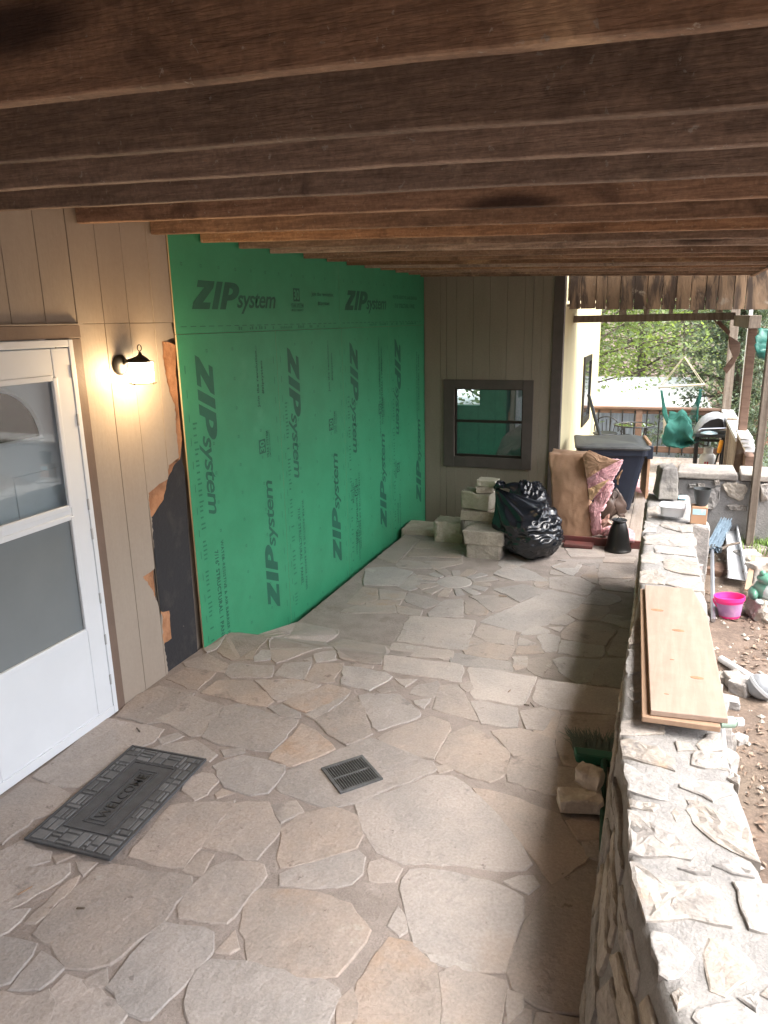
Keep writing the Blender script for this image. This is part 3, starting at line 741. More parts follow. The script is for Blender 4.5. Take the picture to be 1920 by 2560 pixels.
# inner door behind the storm door, with a half-round light
idr = MB().box((XW-.095,YD0+.032,0),(XW-.065,YD1-.032,ZD1-.036)).build('inner_door', m_white, house, .002)
for ya, yb_, za, zb_ in ((2.12,2.42,.25,.85),(2.52,2.80,.25,.85),(2.12,2.42,1.0,1.42),(2.52,2.80,1.0,1.42)):
    MB().box((XW-.066,ya,za),(XW-.058,yb_,zb_)).build('raised_panel', m_white, idr, .006)
arc = [(2.46+.26*math.cos(t), 1.58+.26*math.sin(t)) for t in lin(0,math.pi,.2)]
MB().prism([(XW-.066,a,b) for a,b in arc], (.006,0,0)).build('fanlight_pane', mat('dark_fanlight_glass',(.02,.03,.02),rough=.03,spec=1), idr)
MB().tube([(XW-.06,a,b) for a,b in arc]+[(XW-.06,2.2,1.58),(XW-.06,2.72,1.58)], .014, 6).build('fanlight_frame', m_white, idr)
# ------------------------------------------------ far wall with its window
WX0, WX1, WZ0, WZ1 = -2.54, -1.458, .345, 1.405
TW = .128; ox0, ox1, oz0, oz1 = WX0+TW, WX1-TW*.9, WZ0+.125, WZ1-.105
XC = -1.165       # outer corner of the house
MB().box((XW-.15,YB+.02,-.45),(ox0,YB+.15,3)).box((ox1,YB+.02,-.45),(XC-.001,YB+.15,3)).box((ox0,YB+.02,-.45),(ox1,YB+.15,oz0)).box((ox0,YB+.02,oz1),(ox1,YB+.15,3)).build('wall', m_sidingdark, house)
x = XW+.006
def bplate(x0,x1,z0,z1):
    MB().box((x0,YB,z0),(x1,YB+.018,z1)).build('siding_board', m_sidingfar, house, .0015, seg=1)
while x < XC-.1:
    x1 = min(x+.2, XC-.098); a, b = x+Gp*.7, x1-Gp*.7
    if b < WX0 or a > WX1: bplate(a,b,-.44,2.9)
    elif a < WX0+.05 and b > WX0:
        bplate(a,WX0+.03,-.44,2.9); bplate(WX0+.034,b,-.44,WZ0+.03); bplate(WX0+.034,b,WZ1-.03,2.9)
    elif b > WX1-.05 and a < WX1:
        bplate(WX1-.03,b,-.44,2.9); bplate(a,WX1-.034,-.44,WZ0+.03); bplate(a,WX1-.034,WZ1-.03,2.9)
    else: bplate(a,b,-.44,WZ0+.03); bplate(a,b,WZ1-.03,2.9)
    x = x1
win = MB().box((WX0,YB-.024,WZ0),(ox0+.004,YB-.0015,WZ1)).box((ox1-.004,YB-.024,WZ0),(WX1,YB-.0015,WZ1)).box((ox0+.005,YB-.022,WZ0),(ox1-.005,YB-.0015,oz0+.004)).box((ox0+.005,YB-.022,oz1-.004),(ox1-.005,YB-.0015,WZ1)).build('window', m_trimdark, house, .003)
zm = (oz0+oz1)/2+.02
fb = MB()
for a,b,c,d in ((ox0,oz0,ox0+.022,oz1),(ox1-.022,oz0,ox1,oz1),(ox0+.023,oz0,ox1-.023,oz0+.03),(ox0+.023,oz1-.016,ox1-.023,oz1),(ox0+.023,zm-.016,ox1-.023,zm+.016)): fb.box((a,YB+.03,b),(c,YB+.06,d))
fb.build('sash_frame', m_metaldark, win, .003)
MB().box((ox0+.02,YB+.042,oz0+.02),(ox1-.02,YB+.046,zm)).build('pane', m_glass, win)
MB().box((ox0+.02,YB+.048,zm),(ox1-.02,YB+.052,oz1-.01)).build('pane', m_glass, win)
# the room behind it: bare walls, a bright window in its far wall
YR = 12.4
rw = (aty('Q',380,900,YR).x, aty('Q',552,900,YR).x, aty('Q',470,1005,YR).z, aty('Q',470,850,YR).z)
MB().box((-4.2,YR,-.4),(rw[0],YR+.12,2.7)).box((rw[1],YR,-.4),(XC-.15,YR+.12,2.7)).box((rw[0],YR,-.4),(rw[1],YR+.12,rw[2])).box((rw[0],YR,rw[3]),(rw[1],YR+.12,2.7)).build('room_wall', m_roomgreen, house)
MB().box((-4.3,YB+.151,-.4),(-4.2,YR,2.7)).build('room_wall', m_roomgreen, house)
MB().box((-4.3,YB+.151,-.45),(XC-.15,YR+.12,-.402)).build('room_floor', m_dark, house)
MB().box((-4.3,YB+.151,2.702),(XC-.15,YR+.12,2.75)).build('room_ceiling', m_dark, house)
# corner board and the cream side wall beyond
MB().box((XC-.096,YB-.022,-.2),(XC+.0,YB-.001,2.62)).build('corner_board', m_trimdark, house, .003)
MB().box((XC-.0,YB-.022,-.2),(XC+.022,YB+.10,2.62)).build('corner_board', m_trimdark, house, .003)
YE = 13.2; zt_y = aty('K',75,372,YB+.2).z
MB().box((XC-.14,YB+.152,-.4),(XC-.008,YE,3)).build('wall', m_sidingdark, house)
y_ = YB+.103; k = 0
wz = (.55,1.55); wyy = (10.9,11.9)
while y_ < YE:
    y1 = min(y_+.3,YE)
    MB().box((XC-.006,y_+.003,-.18),(XC+.012,y1-.003,2.9)).build('siding_board', m_yellow, house, .0015, seg=1); y_ = y1
MB().box((XC-.006,YE+.001,-.2),(XC+.02,YE+.05,2.9)).build('corner_board', m_yellow, house)
w2 = MB()
for a,b,c,d in ((wyy[0],wz[0],wyy[0]+.09,wz[1]),(wyy[1]-.09,wz[0],wyy[1],wz[1]),(wyy[0]+.091,wz[0],wyy[1]-.091,wz[0]+.09),(wyy[0]+.091,wz[1]-.09,wyy[1]-.091,wz[1])): w2.box((XC+.0125,a,b),(XC+.04,c,d))
w2 = w2.build('window', m_metaldark, house, .003)
MB().box((XC+.0125,wyy[0]+.09,wz[0]+.09),(XC+.022,wyy[1]-.09,wz[1]-.09)).build('pane', mat('dark_reflecting_pane',(.03,.035,.04),rough=.03,spec=1), w2)
# ================================================================== low stone wall beside the patio
ZW = .63
swall = thing('stone_wall', 'low grey mortared limestone wall running beside the flagstone patio', 'wall', (.1, 3.5, 0))
inn = [atz('H',x,y,ZW) for x,y in ((900,2300),(840,2150),(760,1900),(690,1640),(640,1480),(590,1330),(570,1150),(560,950),(555,760),(545,560),(515,370))]+[atz('I',x,y,ZW) for x,y in ((110,2100),(140,1900),(170,1600),(230,1250),(270,1030),(280,800),(310,550),(320,430))]
inn = sorted(inn, key=lambda p: p.y)
out = sorted([atz('H',x,y,ZW) for x,y in ((1165,330),(1260,650),(1340,850),(1440,1290))]+[atz('I',x,y,ZW) for x,y in ((640,560),(680,800),(730,1050),(780,1450),(860,1800))], key=lambda p: p.y)
def interp(L_, y):
    if y <= L_[0].y: return L_[0].x
    for a, b in zip(L_[:-1], L_[1:]):
        if a.y <= y <= b.y: return a.x+(b.x-a.x)*(y-a.y)/max(1e-6,b.y-a.y)
    return L_[-1].x
YW1 = 6.55
def xin(y):
    if y < inn[0].y: return inn[0].x+(inn[0].y-y)*.75
    return interp(inn, y)
def xout(y):
    if y < out[0].y: return out[0].x+(out[0].y-y)*.62
    return interp(out, y)
def xfoot(y): return -.105+(0 if y > 1.9 else .25*sm((1.9-y)/1.6))
ys = lin(.55,YW1,.035); ring = []
def prof(y):
    xi, xo, xf = xin(y), xout(y), xfoot(y); xi = max(xi, xf-.03)
    zt = ZW-.012
    P_ = [(xf,-.4),(xf-.0,.0)]+[(xf+(xi-xf)*sm(t)*.8+(xi-xf)*t*.2, .0+(zt-.02)*t) for t in (.15,.3,.45,.6,.75,.9,.97)]+[(xi+.012,zt)]
    P_ += [(xi+(xo-xi)*t, zt) for t in (.12,.24,.36,.48,.6,.72,.84,.95)]+[(xo,zt-.02),(xo+.02,zt-.15),(xo+.05,zt-.3),(xo+.05,-.4)]
    return P_
vv = []; 
for y in ys:
    for x, z in prof(y):
        d = Vector((nz((x,y,z),9,31),nz((x,y,z),9,32)*.3,nz((x,y,z),7,33)))*.008
        vv.append((x+d.x,y+d.y,z+d.z+(.006*nz((x,y,z),24,34))))
n = len(prof(1)); ff = [(j*n+i,j*n+i+1,(j+1)*n+i+1,(j+1)*n+i) for j in range(len(ys)-1) for i in range(n-1)]
ff += [tuple(range(n)), tuple(range((len(ys)-1)*n,len(ys)*n))[::-1]]
core = mk('mortar_core', vv, ff, m_wallmortar, swall, True)
def rough(name, base, nrm, th, m, parent, amp=.012, cuts=None, seed=0, crown=.3, freq=16):
    """irregular stone: base outline (3D, roughly planar), raised th along nrm, its face broken and uneven"""
    nrm = Vector(nrm).normalized(); pts = [Vector(p) for p in base]; P_ = []
    for i in range(len(pts)):
        a, b = pts[i], pts[(i+1)%len(pts)]; k = max(1,int((b-a).length/.03)); e = (b-a).normalized() if (b-a).length else Vector((0,0,1)); s_ = e.cross(nrm)
        for j in range(k):
            p = a.lerp(b,j/k); P_.append(p+s_*(.011*nz(p,18,seed+1)+.006*nz(p,55,seed+2)))
    c = sum(P_, Vector())/len(P_); n = len(P_); rr = []; v = []; fs = []
    rings = [(-.03,1.0,0),(th*.55,1.0,.3),(th*.95,.9,.9),(th*1.0,.68,1),(th*1.0,.42,1),(th*1.0,.2,1)]
    for (h, s_, rgh) in rings:
        for p in P_:
            q = c+(p-c)*s_; d = amp*(nz(q,freq,seed+3)*.8+.6*nz(q,freq*2.6,seed+4)+.35*nz(q,freq*6,seed+5))*rgh
            v.append(q+nrm*(h+d))
    for k in range(len(rings)-1):
        fs += [(k*n+i,k*n+(i+1)%n,(k+1)*n+(i+1)%n,(k+1)*n+i) for i in range(n)]
    v.append(c+nrm*(th+amp*nz(c,freq,seed+3))); q = len(v)-1; k = len(rings)-1
    fs += [(k*n+i,k*n+(i+1)%n,q) for i in range(n)]
    o = mk(name, v, fs, m, parent, False)
    bm = bmesh.new(); bm.from_mesh(o.data); bmesh.ops.recalc_face_normals(bm, faces=bm.faces); bm.to_mesh(o.data); bm.free()
    return o
def tops(zn, txt, am=.012):
    for k, line in enumerate(txt.strip().split('\n')):
        f, *q = line.split(); pts = [tuple(float(c) for c in s_.split(',')) for s_ in q]
        b = [atz(zn,x,y,ZW-.01) for x,y in pts]
        rough('stone', b, (0,0,1), .006 if f == 's' else .009, m_wallstone, swall, .004 if f == 's' else am, seed=k+ord(zn))
tops('H','''r 515,385 560,385 760,440 880,520 870,590 780,570 520,490
s 540,540 820,680 825,790 560,710
s 890,665 1040,640 1250,670 1240,740 1110,785 900,690
r 985,480 1000,455 1180,490 1220,590 1060,570 980,550
s 865,390 960,405 1000,455 880,460
s 1000,420 1080,350 1160,345 1170,450 1040,460
r 570,770 740,795 775,820 730,860 570,820
r 565,850 610,850 700,910 880,1010 1005,1110 970,1160 820,1140 570,1120
r 940,770 1010,780 1190,890 1330,950 1370,1060 1420,1190 1240,1110 1120,1040 980,930
s 830,850 870,830 900,880 860,920
r 575,1170 620,1180 740,1260 860,1290 1060,1310 1150,1350 1210,1480 1240,1600 1120,1590 960,1550 680,1560 640,1470 610,1360
r 1110,1200 1200,1170 1390,1250 1380,1275 1240,1260
r 880,1210 940,1190 1100,1260 1000,1255
s 1230,1290 1440,1310 1500,1320 1500,1640 1420,1640 1330,1600 1280,1420
s 700,1640 720,1615 830,1640 950,1720 1000,1790 930,1860 890,1930 820,1940 770,1900
s 1050,1690 1080,1650 1180,1665 1320,1760 1410,1920 1290,1970 1190,2040 1110,2010 1060,1870
s 980,2180 1000,2130 1110,2090 1230,2070 1330,2110 1400,2160 1450,2212 1500,2300 1100,2300
r 1265,2050 1390,2010 1415,2090 1380,2150
r 830,2020 890,2000 980,2080 890,2130
s 1430,2040 1500,1950 1600,1980 1560,2120
s 530,310 600,270 790,300 800,350 640,360 540,350
r 1240,600 1290,640 1270,700 1190,640
r 1560,1750 1700,1700 1720,1880 1600,1900
s 1560,2200 1720,2150 1760,2300 1600,2340''')
tops('I','''r 410,590 440,570 640,580 640,640 560,640 420,600
r 300,670 420,650 660,680 665,730 560,740 310,720
s 375,740 500,740 670,790 665,810 500,790 380,780
s 280,800 360,770 440,830 380,860 290,850
s 430,830 560,815 680,850 690,940 540,920 440,890
r 270,910 400,900 460,960 440,1000 280,990
r 450,1000 560,960 710,990 720,1050 600,1040
s 310,560 400,590 390,640 300,640
s 330,470 400,455 400,540 330,540
s 190,1720 290,1690 285,1760 200,1740
s 200,1790 280,1780 285,1810 240,1815
r 230,1270 330,1180 300,1400 200,1420
s 190,1450 290,1440 280,1600 180,1640
s 150,1950 420,1930 440,2010 240,2050 140,2040''', .009)
# stones in the inner face, following its curve
def face_pt(y, t):
    xf, xi = xfoot(y), max(xin(y), xfoot(y)-.03); return Vector((xf+(xi-xf)*sm(t)*.8+(xi-xf)*t*.2, y, .02+.57*t))
rg = random.Random(4)
t0 = .03
for row in range(5):
    hh = rg.uniform(.15,.22); y = .62+rg.uniform(0,.2)
    while y < YW1-.3 and t0+hh < 1.0:
        L_ = rg.uniform(.14,.5); ta, tb = t0+rg.uniform(0,.03), t0+hh-rg.uniform(.01,.05)
        q = [face_pt(y,ta),face_pt(y+L_*.5,ta-rg.uniform(0,.02)),face_pt(y+L_,ta+rg.uniform(0,.05)),face_pt(y+L_-rg.uniform(0,.04),tb),face_pt(y+L_*.4,tb+rg.uniform(0,.02)),face_pt(y+rg.uniform(0,.04),tb)]
        nn = (q[2]-q[0]).cross(q[4]-q[0]); nn = -nn if nn.x > 0 else nn
        rough('stone', q, nn, .014, m_wallstone if rg.random() < .7 else m_rock, swall, .006, seed=row*9+int(y*10))
        y += L_+rg.uniform(.02,.05)
    t0 += hh
# ------------------------------------------------ low cross wall beyond, by the deck
cw = thing('stone_cross_wall', 'low rubble stone wall with flat cap stones below the grill stand', 'wall', (1.2, 7.0, .1))
YC0 = 6.75; zc1 = aty('N',700,190,YC0).z
xa = aty('N',-120,250,YC0).x; xb = 2.9
vv = []; ny = 30; 
prof2 = [(0,-.3),(0,.0),(0,.25),(-.0,zc1-.07),(.02,zc1-.06),(.36,zc1-.06),(.38,zc1-.1),(.38,-.3)]
for i in range(ny+1):
    x = xa+(xb-xa)*i/ny
    for dy, z in prof2: vv.append((x,YC0+dy+.012*nz((x,dy,z),6,41),z+.012*nz((x,dy,z),5,42)))
n = len(prof2); mk('mortar_core', vv, [(j*n+i,j*n+i+1,(j+1)*n+i+1,(j+1)*n+i) for j in range(ny) for i in range(n-1)]+[tuple(range(n)),tuple(range(ny*n,ny*n+n))], m_wallmortar, cw, False)
for k, line in enumerate('''460,330 520,300 640,300 770,330 800,420 740,520 680,550 540,480
300,380 430,365 430,520 340,660 240,660 270,520
350,270 420,250 430,320 370,340
520,600 640,580 800,620 790,680 560,660
970,320 1079,310 1079,540 980,560
130,310 230,310 230,360 130,360
10,320 110,320 100,370 60,370 10,370'''.split('\n')):
    rough('stone', [aty('N',*[float(c) for c in s_.split(',')],YC0-.002) for s_ in line.split()], (0,-1,0), .03, m_wallstone if k else m_rock, cw, .018, seed=50+k)
x = xa-.02
for k, L_ in enumerate((.5,.42,.55,.48,.6,.5)):
    MB().prism([(x,YC0-.04+.02*(k%2),zc1-.055),(x+L_-.02,YC0-.03,zc1-.055),(x+L_-.03,YC0+.41,zc1-.055),(x+.02,YC0+.40,zc1-.055)], (0,0,.055)).build('cap_stone', m_wallstone, cw, .012)
    x += L_
# ================================================================== things on and by the patio
def grid_solid(nx, ny, nzv, fun):
    """closed box surface subdivided; fun maps unit cube point to world"""
    idx = {}; v = []; f = []
    def vid(i,j,k):
        if (i,j,k) not in idx: idx[(i,j,k)] = len(v); v.append(fun(i/nx,j/ny,k/nzv))
        return idx[(i,j,k)]
    for i in range(nx):
        for j in range(ny):
            f.append((vid(i,j,0),vid(i,j+1,0),vid(i+1,j+1,0),vid(i+1,j,0))); f.append((vid(i,j,nzv),vid(i+1,j,nzv),vid(i+1,j+1,nzv),vid(i,j+1,nzv)))
    for i in range(nx):
        for k in range(nzv):
            f.append((vid(i,0,k),vid(i+1,0,k),vid(i+1,0,k+1),vid(i,0,k+1))); f.append((vid(i,ny,k),vid(i,ny,k+1),vid(i+1,ny,k+1),vid(i+1,ny,k)))
    for j in range(ny):
        for k in range(nzv):
            f.append((vid(0,j,k),vid(0,j,k+1),vid(0,j+1,k+1),vid(0,j+1,k))); f.append((vid(nx,j,k),vid(nx,j+1,k),vid(nx,j+1,k+1),vid(nx,j,k+1)))
    return v, f
def block(name, c, size, rz, m, label=None, cat=None, group=None, parent=None, amp=.012, seed=0, round_=.1, taper=0, rx=0, ry=0, cut=None, n=9):
    """a broken stone: angular hull of a knocked-about box, arrises chipped, faces uneven; c is the middle of its base"""
    rg_ = random.Random(seed*13+1); Mx = fr(Vector(c), rx, ry, rz); sx, sy, sz = [q_/2 for q_ in size]; j = min(.30,amp*9+round_*.6)
    pts = []
    for a in (-1,1):
        for b in (-1,1):
            for g_ in (-1,1):
                t = 1-taper*(g_+1)/2; pts.append((a*t*(1-rg_.uniform(0,j)), b*t*(1-rg_.uniform(0,j)), g_*(1-rg_.uniform(0,j*.8)) if g_ > 0 else -1+rg_.uniform(0,.04)))
    for k in range(12):
        d = [rg_.uniform(-.85,.85) for _ in range(3)]; ax = rg_.randrange(3); d[ax] = (1 if rg_.random() < .5 or ax == 2 else -1)*(1-rg_.uniform(0,.10)); t = 1-taper*(d[2]+1)/2; pts.append((d[0]*t,d[1]*t,d[2]))
    bm = bmesh.new()
    for p in pts: bm.verts.new((p[0]*sx,p[1]*sy,(p[2]+1)*sz))
    r_ = bmesh.ops.convex_hull(bm, input=bm.verts)
    bmesh.ops.delete(bm, geom=[v for v in bm.verts if not v.link_faces], context='VERTS')
    bmesh.ops.dissolve_limit(bm, angle_limit=.12, verts=bm.verts, edges=bm.edges)
    bmesh.ops.bevel(bm, geom=bm.edges[:], offset=min(size)*.045, segments=1, affect='EDGES', clamp_overlap=True)
    bmesh.ops.triangulate(bm, faces=bm.faces)
    L_ = max(size)/7
    for _ in range(3):
        es = [e for e in bm.edges if e.calc_length() > L_]
        if es: bmesh.ops.subdivide_edges(bm, edges=es, cuts=1); bmesh.ops.triangulate(bm, faces=bm.faces)
    for v in bm.verts:
        q = v.co; d = Vector((nz(q,8,seed),nz(q,8,seed+1),nz(q,8,seed+2)))*amp*.7+Vector((nz(q,24,seed),nz(q,24,seed+1),nz(q,24,seed+2)))*amp*.55; v.co = Mx @ (q+d*(.25 if q.z < .01 else 1))
    zmin = min(v.co.z for v in bm.verts)
    for v in bm.verts: v.co.z += c[2]-zmin
    bmesh.ops.recalc_face_normals(bm, faces=bm.faces)
    me = bpy.data.meshes.new(name); bm.to_mesh(me); bm.free()
    o = link(name, me, m, parent)
    if label: tag(o, label, cat, group)
    return o
# ------------------------------------------------ door mat
mc = [atz('P',x,y,0) for x,y in ((330,1869),(517,1902),(279,2161),(60,2104))]
ctr = (mc[0]+mc[1]+mc[2]+mc[3])/4; ux = ((mc[1]-mc[0])+(mc[2]-mc[3])).normalized(); ang = math.atan2(ux.y,ux.x)
MW_, ML_ = .437, .735
ctr.z = .006
mat_t = thing('door_mat', 'grey rubber door mat with raised cobble border reading WELCOME', 'door mat', (ctr.x,ctr.y,0))
Mm = fr(ctr,0,0,ang)
MB().box((-MW_/2,-ML_/2,0),(MW_/2,ML_/2,.007),Mm).build('base_sheet', m_rubber, mat_t, .003)
rm = MB()
for a,b,c_,d in ((-MW_/2,-ML_/2,-MW_/2+.012,ML_/2),(MW_/2-.012,-ML_/2,MW_/2,ML_/2),(-MW_/2+.013,-ML_/2,MW_/2-.013,-ML_/2+.012),(-MW_/2+.013,ML_/2-.012,MW_/2-.013,ML_/2)): rm.box((a,b,.0065),(c_,d,.012),Mm)
rm.build('rim', m_rubber, mat_t, .003)
rq = random.Random(11); bw = .098
def cobbles(x0,x1,y0,y1):
    along = (y1-y0) > (x1-x0); p = (y0 if along else x0); end = (y1 if along else x1)
    while p < end-.012:
        s_ = min(rq.choice((.026,.034,.05,.062,.075)), end-p); cells = []
        lo, hi = (x0,x1) if along else (y0,y1); q = lo
        while q < hi-.012:
            e = min(rq.choice((.022,.036,.05,.09)), hi-q)
            if hi-q-e < .016: e = hi-q
            cells.append((q,q+e)); q += e
        for a,b in cells:
            r = (a+.0035,p+.0035,b-.0035,p+s_-.0035) if along else (p+.0035,a+.0035,p+s_-.0035,b-.0035)
            if r[2]-r[0] > .008 and r[3]-r[1] > .008: MB().box((r[0],r[1],.006),(r[2],r[3],.0105+rq.uniform(0,.003)),Mm).build('raised_block', m_rubberlight, mat_t, .003, seg=1)
        p += s_
X0, Y0 = MW_/2-.014, ML_/2-.014
cobbles(-X0,-X0+bw-.02,-Y0,Y0); cobbles(X0-bw+.02,X0,-Y0,Y0); cobbles(-X0+bw-.018,X0-bw+.018,-Y0,-Y0+bw); cobbles(-X0+bw-.018,X0-bw+.018,Y0-bw,Y0)
ib = MB()
def ringbox(hx,hy,w_,cx=0):
    for a,b,c_,d in ((cx-hx,-hy,cx-hx+w_,hy),(cx+hx-w_,-hy,cx+hx,hy),(cx-hx+w_,-hy,cx+hx-w_,-hy+w_),(cx-hx+w_,hy-w_,cx+hx-w_,hy)): ib.box((a,b,.0065),(c_,d,.0115),Mm)
ringbox(X0-bw+.012,Y0-bw-.006,.007); ringbox(.058,.20,.007); ringbox(.042,.18,.006)
ib.build('inner_border', m_rubber, mat_t, .002)
wt = text_mesh('WELCOME', 1, .012, 0, 1.08); place_text(wt, .325, .05)
for v in wt.vertices: v.co = Mm @ Vector((.025-v.co.y, -.163+v.co.x, .0095))
wt.name = 'lettering'
bm = bmesh.new(); bm.from_mesh(wt); r_ = bmesh.ops.extrude_face_region(bm, geom=bm.faces[:]); bmesh.ops.translate(bm, verts=[g_ for g_ in r_['geom'] if isinstance(g_, bmesh.types.BMVert)], vec=(0,0,.0025)); bmesh.ops.translate(bm, verts=bm.verts, vec=(0,0,-.002)); bmesh.ops.recalc_face_normals(bm, faces=bm.faces); bm.to_mesh(wt); bm.free()
link('lettering', wt, m_blackpl, mat_t)
# ------------------------------------------------ floor drain grate
dc = [atz('P',x,y,0) for x,y in ((802,1925),(905,1892),(955,1948),(855,1985))]
dctr = sum(dc,Vector())/4; dctr.z = .002; da = math.atan2((dc[1]-dc[0]).y,(dc[1]-dc[0]).x); Md = fr(dctr,0,0,da)
gt = thing('drain_grate', 'square grey slotted floor drain grate set in an orange flagstone', 'drain', (dctr.x,dctr.y,0))
S2 = .112
MB().box((-S2+.01,-S2+.01,-.004),(S2-.01,S2-.01,.0015),Md).build('drain_shade_plate', m_drainshade, gt)  # shallow near-black plate stands for the shaded depth under the slats
gb = MB()
for a,b,c_,d in ((-S2,-S2,-S2+.016,S2),(S2-.016,-S2,S2,S2),(-S2+.0165,-S2,S2-.0165,-S2+.016),(-S2+.0165,S2-.016,S2-.0165,S2)): gb.box((a,b,-.003),(c_,d,.009),Md)
gb.build('frame', m_grate, gt, .002)
MB().box((-S2+.0165,-.006,.001),(S2-.0165,.006,.0085),Md).build('cross_bar', m_grate, gt, .0015)
for k in range(15):
    x = -S2+.016+(2*S2-.032)*(k+.5)/15
    MB().box((x-.0028,-S2+.0165,.001),(x+.0028,S2-.0165,.008),Md).build('slat', m_grate, gt, .001)
# ------------------------------------------------ wall lantern
lc = atx('J',713,265,XW+.10)
lan = thing('wall_lantern', 'lit bronze wall lantern with frosted glass on tan siding beside the door', 'lamp', (XW,lc.y-.09,lc.z))
MB().lathe([(.001,0),(.055,0),(.055,.012),(.045,.022),(.02,.028),(.001,.03)], (XW+.001,lc.y-.055,lc.z+.045), 20, Matrix.Rotation(R(90),4,'Y')).build('back_plate', m_metaldark, lan, 0, True)
MB().tube([(XW+.02,lc.y-.055,lc.z+.045),(XW+.05,lc.y-.045,lc.z+.066),(XW+.09,lc.y-.02,lc.z+.08),(XW+.10,lc.y,lc.z+.085)], .009, 8).build('arm', m_metaldark, lan, 0, True)
MB().lathe([(.070,.056),(.070,.060),(.05,.064),(.036,.078),(.022,.09),(.012,.096),(.006,.112),(.001,.112)], lc, 24).build('cap', m_metaldark, lan, 0, True)
MB().tube([lc+Vector((.012*math.cos(a)*.3,.012*math.cos(a),.132+.017*math.sin(a))) for a in lin(0,2*math.pi,.4)], .003, 6).build('ring', m_metaldark, lan, 0, True)
m_lamp = mat('lit_frosted_glass', (.9,.85,.7), rough=.5, emit=((1,.80,.52),13))
MB().lathe([(.048,-.052),(.057,-.05),(.062,.0),(.063,.054),(.001,.054)], lc, 24).build('frosted_glass', m_lamp, lan, 0, True)
cg = MB().tube([lc+Vector((.07*math.cos(a),.07*math.sin(a),-.055)) for a in lin(0,2*math.pi,.26)], .004, 6)
for a in (0,1.571,3.1416,4.712): cg.tube([lc+Vector((.07*math.cos(a),.07*math.sin(a),-.062)),lc+Vector((.07*math.cos(a),.07*math.sin(a),-.045))], .003, 6)
cg.tube([lc+Vector((.07,0,-.055)),lc+Vector((-.07,0,-.055))], .003,6).tube([lc+Vector((0,.07,-.055)),lc+Vector((0,-.07,-.055))], .003,6)
cg.build('bottom_guard', m_metaldark, lan, 0, True)
pl = bpy.data.lights.new('lantern_light','POINT'); pl.energy = 4.2; pl.color = (1,.62,.27); pl.shadow_soft_size = .075
po = bpy.data.objects.new('lantern_light', pl); COL.objects.link(po); po.location = lc+Vector((.075,0,-.02))
# ------------------------------------------------ planks lying on the stone wall
def plank(zn, pts, z, th, m, label):
    b = [atz(zn,x,y,z+th) for x,y in pts]; o = MB().prism([(p.x,p.y,z) for p in b], (0,0,th)).build('plank', m, None, .003)
    return tag(o, label, 'plank')
ZP = ZW+.035
plank('I', ((310,1003),(640,1025),(740,1205),(888,1925),(350,1865)), ZP+.024, .022, m_plank, 'pale knotty pine board lying topmost on the stone wall')
plank('I', ((278,1027),(620,1030),(835,1985),(290,1910)), ZP+.0, .022, m_plankunder, 'amber pine board directly under the pale knotty board on the stone wall')
for x, y, s_ in ((540,1316,.018),(670,1643,.017),(395,1175,.02),(498,1517,.006),(460,1755,.006)):
    c_ = atz('I',x,y,ZP+.0462)
    kn = MB().lathe([(.001,0),(s_,0),(s_,.0006),(.001,.0006)], (0,0,0), 14); kn.v = [Vector((p.x*1.5,p.y*.7,p.z))+c_ for p in kn.v]
    kn.build('knot', m_knot, bpy.data.objects['plank'])
# ------------------------------------------------ green broom lying at the wall's foot
h0 = atz('H',412,520,.05); h1 = atz('H',392,1470,.016); dr = (h1-h0).normalized()
br = thing('broom', 'green plastic broom lying on the patio along the foot of the stone wall', 'broom', (h0.x,h0.y,0))
MB().tube([h0-dr*.02,h0+dr*.06,h0+dr*.2,h1-dr*.05,h1], [.016,.0155,.0125,.0125,.011], 10).build('handle', m_handle, br, 0, True)
sid = Vector((-dr.y,dr.x,0)).normalized()
if sid.x < 0: sid = -sid
def bpt(a,b,z_): p = h0+sid*a-Vector((dr.x,dr.y,0)).normalized()*b; return Vector((p.x,p.y,z_))
MB().prism([bpt(-.13,-.005,.018),bpt(.10,-.005,.018),bpt(.115,.07,.018),bpt(-.145,.07,.018)], (0,0,.05)).build('head', m_broomgreen, br, .012)
rb = random.Random(5); bb_ = MB()
for k in range(340):
    a = rb.uniform(-.14,.11); z0 = rb.uniform(.022,.062); L_ = rb.uniform(.15,.20); sp_ = a*rb.uniform(.25,.6)
    p = bpt(a,.06,z0); q = bpt(a+sp_*.4+rb.uniform(-.01,.01),.06+L_*.6,z0+rb.uniform(-.01,.015)); e = bpt(a+sp_+rb.uniform(-.02,.02),.06+L_,max(.006,z0+rb.uniform(-.03,.03)))
    bb_.tube([p,q,e], [.0022,.002,.001], 3, False)
o = bb_.build('bristles', m_brush, br); o['kind'] = 'stuff'
# ------------------------------------------------ loose stones by the broom
c_ = atz('H',250,850,0); block('rubble_stone', (c_.x,c_.y+.03,.004), (.20,.11,.065), .25, m_pale, 'flat jagged limestone piece on the patio beside the green broom, lower of two', 'stone', amp=.016, seed=3)
c_ = atz('H',290,790,0.0); block('rubble_stone', (c_.x+.0,c_.y+.045,.058), (.13,.075,.09), -.3, m_pale, 'knobbly broken limestone piece resting on the flat one beside the green broom', 'stone', amp=.022, seed=8, ry=.15)
